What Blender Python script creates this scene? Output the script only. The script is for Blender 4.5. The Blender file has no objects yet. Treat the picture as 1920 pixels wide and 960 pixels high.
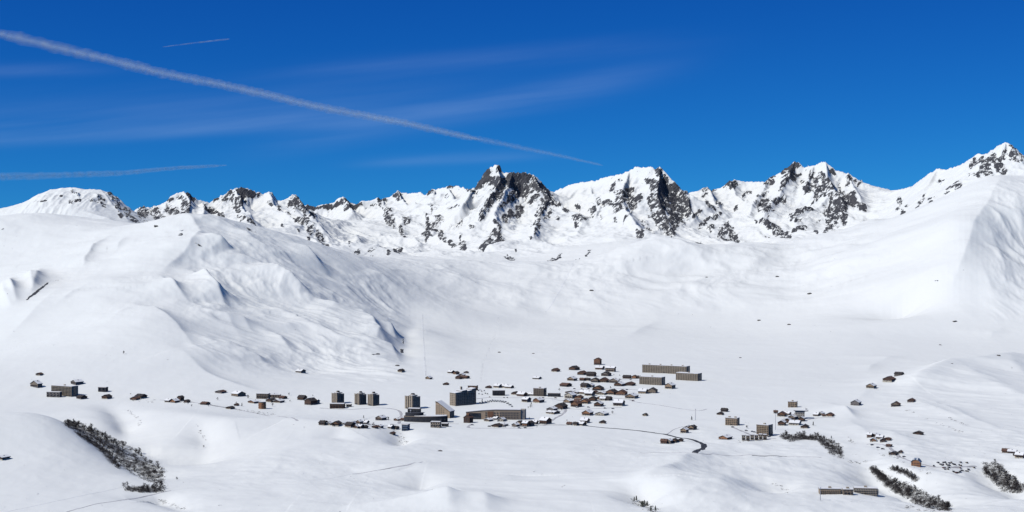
import bpy, bmesh, math, random
import numpy as np
from mathutils import Vector, Matrix

# ------------------------------------------------------------------ camera, sky, sun, exposure
SC = bpy.context.scene
COL = SC.collection
R = math.radians
F, CX, HZ = 2955.0, 960.0, 440.0            # focal length in px of a 1920 px wide frame, principal column, horizon row
SUN_EL, SUN_AZ = R(46), R(62)               # azimuth from straight behind the camera towards the left

cam_d = bpy.data.cameras.new('camera'); cam = bpy.data.objects.new('camera', cam_d); COL.objects.link(cam)
cam.rotation_euler = (R(90), 0, 0)
cam_d.sensor_width = 36; cam_d.lens = 36 * F / 1920; cam_d.shift_y = (HZ - 480) / 1920
cam_d.clip_start = 5; cam_d.clip_end = 200000
SC.camera = cam

SDIR = Vector((-math.cos(SUN_EL) * math.sin(SUN_AZ), -math.cos(SUN_EL) * math.cos(SUN_AZ), math.sin(SUN_EL)))   # towards the sun
sl = bpy.data.lights.new('sun', 'SUN'); sl.energy = 3.32; sl.angle = R(0.53); sl.color = (1.0, 0.96, 0.93)
so = bpy.data.objects.new('sun', sl); COL.objects.link(so)
so.rotation_euler = SDIR.to_track_quat('Z', 'Y').to_euler()
so.location = (0, 0, 4000)

W = bpy.data.worlds.new('World'); SC.world = W; W.use_nodes = True
nt = W.node_tree; nt.nodes.clear()
def nn(t, typ, **kw):
    n = t.nodes.new(typ)
    for k, v in kw.items(): setattr(n, k, v)
    return n
sky = nn(nt, 'ShaderNodeTexSky', sky_type='NISHITA', sun_disc=False, sun_elevation=SUN_EL,
         altitude=2500, air_density=1.0, dust_density=0.25, ozone_density=3.0)
sky.sun_rotation = math.atan2(SDIR.x, SDIR.y)
# clear winter air at altitude: grade the sky towards the deep alpine blue, channel by channel
sp = nn(nt, 'ShaderNodeSeparateColor'); cb = nn(nt, 'ShaderNodeCombineColor')
for ch, (ga, aa) in enumerate(((2.40, 0.41), (1.68, 0.825), (1.105, 0.941))):
    d1 = nn(nt, 'ShaderNodeMath', operation='MULTIPLY'); d1.inputs[1].default_value = 0.1
    d2 = nn(nt, 'ShaderNodeMath', operation='POWER'); d2.inputs[1].default_value = ga
    d3 = nn(nt, 'ShaderNodeMath', operation='MULTIPLY'); d3.inputs[1].default_value = aa * 10
    nt.links.new(sp.outputs[ch], d1.inputs[0]); nt.links.new(d1.outputs[0], d2.inputs[0]); nt.links.new(d2.outputs[0], d3.inputs[0]); nt.links.new(d3.outputs[0], cb.inputs[ch])
bg = nn(nt, 'ShaderNodeBackground'); bg.inputs['Strength'].default_value = 0.10
wo = nn(nt, 'ShaderNodeOutputWorld')
sm = nn(nt, 'ShaderNodeMapping'); sm.inputs['Location'].default_value = (0, 0, 0.07); tc = nn(nt, 'ShaderNodeTexCoord')
nt.links.new(tc.outputs['Generated'], sm.inputs[0]); nt.links.new(sm.outputs[0], sky.inputs[0])      # a mountain top view looks past the hazy horizon
nt.links.new(sky.outputs[0], sp.inputs[0])
# thin cirrus streaks, laid out by direction
sx = nn(nt, 'ShaderNodeSeparateXYZ'); mp = nn(nt, 'ShaderNodeCombineXYZ')
nt.links.new(tc.outputs['Generated'], sx.inputs[0])
def wm(op, a, b=None, c=None):
    m = nn(nt, 'ShaderNodeMath', operation=op)
    for i, v in enumerate((a, b, c)):
        if v is None: continue
        if isinstance(v, (int, float)): m.inputs[i].default_value = v
        else: nt.links.new(v, m.inputs[i])
    return m.outputs[0]
X_, Y_, Z_ = sx.outputs
nt.links.new(wm('MULTIPLY', X_, 4.0), mp.inputs[0]); nt.links.new(Y_, mp.inputs[1]); nt.links.new(wm('MULTIPLY', wm('MULTIPLY_ADD', X_, -0.12, Z_), 60.0), mp.inputs[2])
nz = nn(nt, 'ShaderNodeTexNoise'); nz.inputs['Scale'].default_value = 1.6; nz.inputs['Detail'].default_value = 5; nz.inputs['Roughness'].default_value = 0.5; nt.links.new(mp.outputs[0], nz.inputs[0])
tot = None
for s_, z0, w_up, w_dn, xa, xb, amp in ((0.071, 0.079, 0.020, 0.004, -0.45, -0.02, 0.10), (0.196, 0.0865, 0.006, 0.009, -0.15, 0.09, 0.10), (0.085, 0.112, 0.006, 0.006, -0.14, 0.10, 0.06), (0.05, 0.113, 0.004, 0.003, -0.40, -0.25, 0.10), (0.04, 0.049, 0.004, 0.003, -0.10, 0.02, 0.06)):
    e = wm('SUBTRACT', Z_, wm('MULTIPLY_ADD', X_, s_, z0))
    up = wm('DIVIDE', wm('MAXIMUM', e, 0.0), w_up); dn = wm('DIVIDE', wm('MINIMUM', e, 0.0), w_dn); q = wm('ADD', wm('MULTIPLY', up, up), wm('MULTIPLY', dn, dn))
    g_ = wm('POWER', 2.718, wm('MULTIPLY', q, -1.0))
    xm = (xa + xb) / 2; xq = wm('DIVIDE', wm('SUBTRACT', X_, xm), (xb - xa) / 2); win = wm('POWER', 2.718, wm('MULTIPLY', wm('POWER', wm('ABSOLUTE', xq), 4.0), -1.0))
    v_ = wm('MULTIPLY', wm('MULTIPLY', g_, win), amp); tot = v_ if tot is None else wm('ADD', tot, v_)
fr = nn(nt, 'ShaderNodeMapRange'); fr.inputs[1].default_value = 0.3; fr.inputs[2].default_value = 0.7; fr.inputs[3].default_value = 0.35; fr.inputs[4].default_value = 1.4; nt.links.new(nz.outputs[0], fr.inputs[0])
front = wm('GREATER_THAN', Y_, 0.0)
fac = wm('MULTIPLY', wm('MULTIPLY', tot, fr.outputs[0]), front)
zf = nn(nt, 'ShaderNodeMapRange'); zf.inputs[1].default_value = 0.18; zf.inputs[2].default_value = 0.7; zf.inputs[4].default_value = 1.0  # raw brighter sky added overhead, out of view, to lift the ambient light
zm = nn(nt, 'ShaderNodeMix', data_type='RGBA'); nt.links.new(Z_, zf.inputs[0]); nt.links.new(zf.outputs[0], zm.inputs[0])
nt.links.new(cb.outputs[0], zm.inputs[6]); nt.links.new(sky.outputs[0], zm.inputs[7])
mx = nn(nt, 'ShaderNodeMix', data_type='RGBA'); mx.inputs[7].default_value = (4.0, 5.6, 8.6, 1)
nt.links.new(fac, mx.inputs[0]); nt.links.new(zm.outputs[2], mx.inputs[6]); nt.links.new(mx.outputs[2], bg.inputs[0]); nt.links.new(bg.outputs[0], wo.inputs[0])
W.cycles.sampling_method = 'MANUAL'; W.cycles.sample_map_resolution = 512

SC.view_settings.view_transform = 'Standard'; SC.view_settings.look = 'None'
SC.view_settings.gamma = 1; SC.view_settings.exposure = 0.0; SC.view_settings.use_curve_mapping = False
SC.render.engine = 'CYCLES'
SC.cycles.max_bounces = 4; SC.cycles.diffuse_bounces = 0; SC.cycles.glossy_bounces = 1; SC.cycles.transparent_max_bounces = 20
SC.cycles.use_adaptive_sampling = True; SC.cycles.adaptive_threshold = 0.02
SC.cycles.use_denoising = True

# ------------------------------------------------------------------ terrain helpers
rng = np.random.RandomState(11)
PERM = rng.permutation(256).astype(np.int32); PERM = np.concatenate([PERM, PERM])
GA = rng.rand(256) * 2 * math.pi; GX = np.cos(GA).astype(np.float32); GY = np.sin(GA).astype(np.float32)
def noise(x, y):
    x = np.asarray(x, np.float32); y = np.asarray(y, np.float32)
    xi = np.floor(x).astype(np.int32); yi = np.floor(y).astype(np.int32)
    xf = x - xi; yf = y - yi
    u = xf * xf * xf * (xf * (xf * 6 - 15) + 10); v = yf * yf * yf * (yf * (yf * 6 - 15) + 10)
    xi &= 255; yi &= 255
    def g(ix, iy, dx, dy):
        h = PERM[(PERM[ix & 255] + iy) & 255]
        return GX[h] * dx + GY[h] * dy
    a = g(xi, yi, xf, yf); b = g(xi + 1, yi, xf - 1, yf); c = g(xi, yi + 1, xf, yf - 1); d = g(xi + 1, yi + 1, xf - 1, yf - 1)
    return ((a + (b - a) * u) * (1 - v) + (c + (d - c) * u) * v) * 1.5
def fbm(x, y, o=4, gain=0.5, ridged=False):
    s = np.zeros_like(x, dtype=np.float32); a = 1.0; t = 0
    for i in range(o):
        n = noise(x * 2 ** i + 17.3 * i, y * 2 ** i + 9.1 * i)
        if ridged: n = 1 - 2 * np.abs(n)
        s += a * n; t += a; a *= gain
    return s / t
def sstep(a, b, x):
    t = np.clip((x - a) / (b - a), 0, 1); return t * t * (3 - 2 * t)
def P(px, row, d):                           # a point seen at (px, row) standing d metres out
    return ((px - CX) / F * d, d, (HZ - row) / F * d)
def tps(ctrl, X, Y, lam=2e-3):
    c = np.array(ctrl, float); S = 1000.0
    p = c[:, :2] / S; n = len(c)
    def U(r2): return 0.5 * r2 * np.log(r2 + 1e-9)
    A = np.zeros((n + 3, n + 3)); A[:n, :n] = U(((p[:, None] - p[None]) ** 2).sum(-1)) + lam * np.eye(n)
    A[:n, n] = 1; A[:n, n + 1:] = p; A[n, :n] = 1; A[n + 1:, :n] = p.T
    w = np.linalg.solve(A, np.concatenate([c[:, 2], [0, 0, 0]]))
    out = np.empty(X.shape, np.float32)
    for i in range(X.shape[0]):
        x = X[i] / S; y = Y[i] / S
        r2 = (x[:, None] - p[:, 0]) ** 2 + (y[:, None] - p[:, 1]) ** 2
        out[i] = U(r2) @ w[:n] + w[n] + w[n + 1] * x + w[n + 2] * y
    return out
def tps_grid(ctrl, X, Y, step=6, lam=2e-3):   # evaluate coarse then bicubic-ish upsample by linear in grid space
    ri = np.unique(np.append(np.arange(0, X.shape[0], step), X.shape[0] - 1)); ci = np.unique(np.append(np.arange(0, X.shape[1], step), X.shape[1] - 1))
    Z = tps(ctrl, X[np.ix_(ri, ci)], Y[np.ix_(ri, ci)], lam)
    Z1 = np.stack([np.interp(np.arange(X.shape[1]), ci, r) for r in Z])
    k = np.searchsorted(ri, np.arange(X.shape[0]), 'right') - 1; k = np.clip(k, 0, len(ri) - 2)
    t = ((np.arange(X.shape[0]) - ri[k]) / (ri[k + 1] - ri[k]))[:, None]
    return (Z1[k] * (1 - t) + Z1[k + 1] * t).astype(np.float32)
def poly_dist(pts, X, Y, reach):
    """signed distance, arc length and interpolated third value for the vertices within reach of a polyline"""
    p = np.array(pts, float)
    m = (X > p[:, 0].min() - reach) & (X < p[:, 0].max() + reach) & (Y > p[:, 1].min() - reach) & (Y < p[:, 1].max() + reach)
    x = X[m]; y = Y[m]
    best = np.full(x.shape, 1e9); sg = np.ones(x.shape); val = np.zeros(x.shape); arc = np.zeros(x.shape); s0 = 0
    for a, b in zip(p[:-1], p[1:]):
        dx, dy = b[0] - a[0], b[1] - a[1]; L2 = dx * dx + dy * dy + 1e-6
        t = np.clip(((x - a[0]) * dx + (y - a[1]) * dy) / L2, 0, 1)
        ex = x - a[0] - t * dx; ey = y - a[1] - t * dy; d = np.hypot(ex, ey)
        k = d < best
        best = np.where(k, d, best); sg = np.where(k, (dx * ey - dy * ex) / math.sqrt(L2) / (d + 1e-3), sg)
        val = np.where(k, a[2] + t * (b[2] - a[2]), val); arc = np.where(k, s0 + t * math.sqrt(L2), arc)
        s0 += math.sqrt(L2)
    return m, best, sg, arc, val
def grid_mesh(name, X, Y, Z, mat, attrs):
    r, c = X.shape; n = r * c
    me = bpy.data.meshes.new(name)
    co = np.empty((n, 3), np.float32); co[:, 0] = X.ravel(); co[:, 1] = Y.ravel(); co[:, 2] = Z.ravel()
    i = np.arange(n, dtype=np.int32).reshape(r, c)
    q = np.stack([i[:-1, :-1], i[:-1, 1:], i[1:, 1:], i[1:, :-1]], -1).reshape(-1, 4)
    me.vertices.add(n); me.vertices.foreach_set('co', co.ravel())
    me.loops.add(q.size); me.loops.foreach_set('vertex_index', q.ravel())
    me.polygons.add(len(q)); me.polygons.foreach_set('loop_start', np.arange(0, q.size, 4, dtype=np.int32))
    me.polygons.foreach_set('use_smooth', np.ones(len(q), bool))
    me.update(calc_edges=True)
    for k, v in attrs.items():
        at = me.attributes.new(k, 'FLOAT', 'POINT'); at.data.foreach_set('value', v.ravel().astype(np.float32))
    me.materials.append(mat)
    o = bpy.data.objects.new(name, me); COL.objects.link(o); o['kind'] = 'structure'
    return o
class NT:                                    # terse material builder
    def __init__(s, name):
        s.m = bpy.data.materials.new(name); s.m.use_nodes = True; s.t = s.m.node_tree; s.t.nodes.clear()
        s.out = s.n('ShaderNodeOutputMaterial'); s.b = s.n('ShaderNodeBsdfPrincipled'); s.l(s.b.outputs[0], s.out.inputs[0])
    def n(s, typ, **kw): return nn(s.t, typ, **kw)
    def l(s, a, b): s.t.links.new(a, b)
    def math(s, op, a, b=None, c=None, clamp=False):
        m = s.n('ShaderNodeMath', operation=op, use_clamp=clamp)
        for i, v in enumerate((a, b, c)):
            if v is None: continue
            if isinstance(v, (int, float)): m.inputs[i].default_value = v
            else: s.l(v, m.inputs[i])
        return m.outputs[0]
    def mix(s, f, a, b):
        m = s.n('ShaderNodeMix', data_type='RGBA')
        for i, v in ((0, f), (6, a), (7, b)):
            if isinstance(v, (int, float)): m.inputs[i].default_value = v
            elif isinstance(v, tuple): m.inputs[i].default_value = (*v, 1)
            else: s.l(v, m.inputs[i])
        return m.outputs[2]
    def noise(s, scale, detail=4, rough=0.55, vec=None, dist=0.0):
        m = s.n('ShaderNodeTexNoise'); m.inputs['Scale'].default_value = scale; m.inputs['Detail'].default_value = detail
        m.inputs['Roughness'].default_value = rough; m.inputs['Distortion'].default_value = dist
        if vec is not None: s.l(vec, m.inputs['Vector'])
        return m.outputs[0]
    def coord(s, scale=(1, 1, 1), rot=(0, 0, 0)):
        g = s.n('ShaderNodeNewGeometry'); m = s.n('ShaderNodeMapping')
        m.inputs['Scale'].default_value = scale; m.inputs['Rotation'].default_value = rot
        s.l(g.outputs['Position'], m.inputs[0]); return m.outputs[0]
    def attr(s, name):
        a = s.n('ShaderNodeAttribute', attribute_name=name); return a.outputs['Fac']
    def bump(s, h, dist, strength=1.0):
        b = s.n('ShaderNodeBump'); b.inputs['Distance'].default_value = dist; b.inputs['Strength'].default_value = strength
        s.l(h, b.inputs['Height']); s.l(b.outputs[0], s.b.inputs['Normal'])

SNOW = (0.88, 0.90, 0.85)
def terrain_material(name, rock_scale, far):
    m = NT(name); v = m.coord((1, 0.5, 0.9))
    rock = m.attr('rock'); dirt = m.attr('dirt')
    n1 = m.noise(1 / rock_scale, 6, 0.62, v)
    vs0 = m.coord((1, 1, 1), (0, R(-38), 0)); vm = m.n('ShaderNodeMapping'); vm.inputs['Scale'].default_value = (1.5, 0.4, 0.42); m.l(vs0, vm.inputs[0]); vs = vm.outputs[0]; n2 = m.noise(2.6 / rock_scale, 5, 0.6, vs)
    t = m.math('ADD', rock, m.math('MULTIPLY', m.math('SUBTRACT', n1, 0.5), 1.7))
    t = m.math('ADD', t, m.math('MULTIPLY', m.math('SUBTRACT', n2, 0.5), 1.35))
    mr = m.n('ShaderNodeMapRange'); mr.inputs[1].default_value = 0.50; mr.inputs[2].default_value = 0.63; m.l(t, mr.inputs[0])
    rc = m.n('ShaderNodeValToRGB')
    e = rc.color_ramp.elements; e[0].position = 0.3; e[0].color = (0.036, 0.039, 0.047, 1); e[1].position = 0.75; e[1].color = (0.125, 0.125, 0.13, 1)
    m.l(m.noise(5 / rock_scale, 5, 0.65, vs), rc.inputs[0])
    sn = m.noise(0.006, 3, 0.5, v)
    snow = m.mix(sn, SNOW, (0.855, 0.875, 0.835))
    snow = m.mix(dirt, snow, (0.10, 0.095, 0.09))
    m.l(m.mix(mr.outputs[0], snow, rc.outputs[0]), m.b.inputs['Base Color'])
    m.b.inputs['Roughness'].default_value = 0.75
    m.b.inputs['Specular IOR Level'].default_value = 0.2
    h = m.math('ADD', m.math('MULTIPLY', n2, m.math('MULTIPLY', mr.outputs[0], 1.0)), m.math('MULTIPLY', m.noise(0.03 if far else 0.05, 5, 0.6, v), 0.10 if far else 0.02))
    m.bump(h, rock_scale * 0.35, 0.8)
    return m.m
# ------------------------------------------------------------------ near terrain: plateau, left hill, saddle, right mountain
def polar(y0, y1, nr, nc=1440, u0=-0.43, u1=0.43):
    u = np.linspace(u0, u1, nc); y = np.exp(np.linspace(math.log(y0), math.log(y1), nr))
    Yg, Ug = np.meshgrid(y, u, indexing='ij'); return (Ug * Yg).astype(np.float32), Yg.astype(np.float32), u, y
XA, YA, uA, yA = polar(1050, 6900, 1080)
CA = []
def c(*a): CA.append(P(*a))
def cz(px, d, z): CA.append(((px - CX) / F * d, d, z))
# plateau by columns
for px in (-250, 250, 500, 750, 1000, 1250, 1500, 1750, 2100):
    for row, d in ((960, 1750), (900, 2020), (850, 2300), (800, 2650), (760, 2955), (720, 3350)):
        if px < 300 and row >= 850: continue
        if px in (250, 500) and row == 720: continue
        if px == -250 and row > 760: continue
        c(px, row, d)
for px in (880, 1000, 1200, 1400, 1600, 1750):
    for row, d in ((690, 3750), (660, 4200 if px < 1500 else 4120), (630, 4700 if px < 1500 else 4430)): c(px, row, d)
for px, d in ((1000, 5100), (1200, 5100), (1400, 5050), (1600, 4800), (1680, 4720), (1750, 4620)): c(px, 600, d)
for px, b in ((900, 0), (1000, 0), (1100, 0), (1200, 0), (1300, 0), (1400, -5), (1500, -8)):
    c(px, 560 + b, 5400); c(px, 522 + b, 5750)
for px, row, d in ((720, 487, 6050), (800, 484, 6050), (900, 487, 6080), (980, 491, 6050), (1050, 492, 6050), (1110, 487, 6050), (1150, 475, 6080), (1200, 456, 6100),
                   (1240, 447, 6120), (1300, 459, 6150), (1345, 462, 6150), (1400, 457, 6200), (1450, 461, 6200), (1520, 446, 6250), (1570, 437, 6250), (1630, 412, 6300),
                   (1300, 490, 5900), (1400, 490, 5900), (1500, 490, 5900),
                   (1670, 412, 6250), (1730, 386, 6250), (1800, 366, 6200), (1830, 340, 6150), (1880, 331, 6050), (1930, 341, 6000), (2050, 330, 6000),
                   (1600, 480, 5520), (1600, 540, 5160), (1680, 480, 5370), (1680, 560, 4930), (1750, 420, 5660), (1730, 500, 5150), (1780, 400, 5750),
                   (1860, 370, 5780), (1850, 400, 5550), (1828, 430, 5330), (1815, 470, 5120), (1790, 520, 4900), (1750, 565, 4820), (1690, 600, 4850),
                   (1870, 470, 5230), (1870, 540, 4850), (1930, 450, 5400), (1960, 520, 5000), (1920, 590, 4650), (1840, 590, 4650), (1960, 640, 4300), (2100, 500, 5000), (2100, 640, 4200)):
    c(px, row, d)
for px in (650, 800, 950, 1100): cz(px, 6600, -260)
for px in (1250, 1400, 1550): cz(px, 6650, -190)
cz(1700, 6700, -60); cz(1850, 6750, 60); cz(2050, 6750, 60)
# left hill
for px, row, d in ((-250, 425, 5300), (-100, 412, 5300), (0, 404, 5300), (60, 399, 5350), (100, 401, 5350), (150, 414, 5250), (210, 417, 5200), (270, 424, 5150), (300, 415, 5080), (345, 404, 5000),
                   (380, 406, 5020), (420, 411, 5050), (470, 425, 5080), (520, 440, 5100), (560, 452, 5120), (600, 463, 5150), (650, 482, 5180), (700, 502, 5200), (742, 522, 5200),
                   (-250, 500, 4850), (0, 480, 4850), (100, 480, 4760), (200, 480, 4660), (290, 460, 4720), (340, 460, 4650), (375, 452, 4780),
                   (-250, 600, 4120), (0, 560, 4330), (100, 540, 4280), (200, 530, 4200), (270, 530, 4220), (320, 500, 4450),
                   (0, 640, 3760), (100, 620, 3780), (200, 600, 3790), (256, 578, 3900), (300, 597, 3780), (250, 650, 3480), (335, 625, 3660), (365, 668, 3430), (150, 680, 3330),
                   (-250, 700, 3200), (0, 710, 3200), (100, 722, 3160), (200, 725, 3160), (300, 720, 3200), (400, 700, 3350), (400, 735, 3120), (500, 725, 3250),
                   (420, 520, 4450), (400, 570, 4150), (430, 620, 3850), (480, 660, 3720), (500, 500, 4650), (560, 540, 4500), (500, 580, 4250), (585, 570, 4400), (560, 620, 4050),
                   (640, 560, 4700), (650, 520, 4950), (640, 610, 4250), (600, 660, 3850), (680, 650, 4000), (700, 600, 4500), (740, 640, 4150), (750, 690, 3700), (600, 700, 3600),
                   (800, 540, 5300), (850, 520, 5600), (760, 580, 4900), (830, 590, 4900), (790, 640, 4250), (830, 680, 3850), (900, 640, 4500)):
    c(px, row, d)
for px in (0, 150, 300, 450): cz(px, 6000, -150)
cz(-250, 6000, -150); cz(0, 6800, -250); cz(300, 6800, -250)
# knoll at the bottom left, gully behind it, bench
for px, row, d in ((-200, 780, 2400), (0, 779, 2400), (60, 774, 2400), (120, 787, 2380), (165, 804, 2340), (235, 852, 2230), (300, 886, 2150),
                   (0, 850, 2120), (80, 860, 2100), (0, 930, 1860), (120, 930, 1870), (240, 930, 1900), (-200, 900, 1950)):
    c(px, row, d)
cz(-200, 2650, -312); cz(60, 2620, -315); cz(160, 2580, -328); cz(220, 2520, -338); cz(280, 2430, -346); cz(310, 2330, -346); cz(60, 2800, -318)
for px, row, d in ((180, 775, 2790), (250, 780, 2740), (300, 800, 2620), (300, 835, 2450), (340, 870, 2280), (400, 830, 2450)): c(px, row, d)
cz(50, 1300, -330); cz(500, 1300, -335); cz(960, 1300, -340); cz(1400, 1300, -345); cz(1850, 1300, -350)
ZA = tps_grid(CA, XA, YA, 6, 1e-3)

# ridges, rolls and gullies: (points (px,row,depth[,amp]), amp, width left of travel, width right of travel, power)
DEPTH_ROWS = None
def add_roll(pts, amp, wl, wr, pw=1.0, ends=True, sm=3.0):
    p3 = []
    n = len(pts)
    for i, q in enumerate(pts):
        x, y, _ = P(*q[:3]); a = q[3] if len(q) > 3 else amp * (0.25 + 0.75 * max(0.0, math.sin(math.pi * i / (n - 1))) ** 0.5)
        p3.append((x, y, a))
    reach = max(wl, wr) * (4 if pw <= 1.01 else 2.6)
    m, d, sg, arc, val = poly_dist(p3, XA, YA, reach)
    w = (wr + (wl - wr) * sstep(-0.9, 0.9, sg)) * (1 + 0.35 * noise(arc / 90.0 + 3.1, d / 160.0))
    g = np.exp(-((np.sqrt(d * d + sm * sm) - sm) / w) ** pw)
    g = np.maximum(g - 0.018, 0) / 0.982
    # fade out past the ends
    ZA[m] += (val * g).astype(np.float32)
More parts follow.
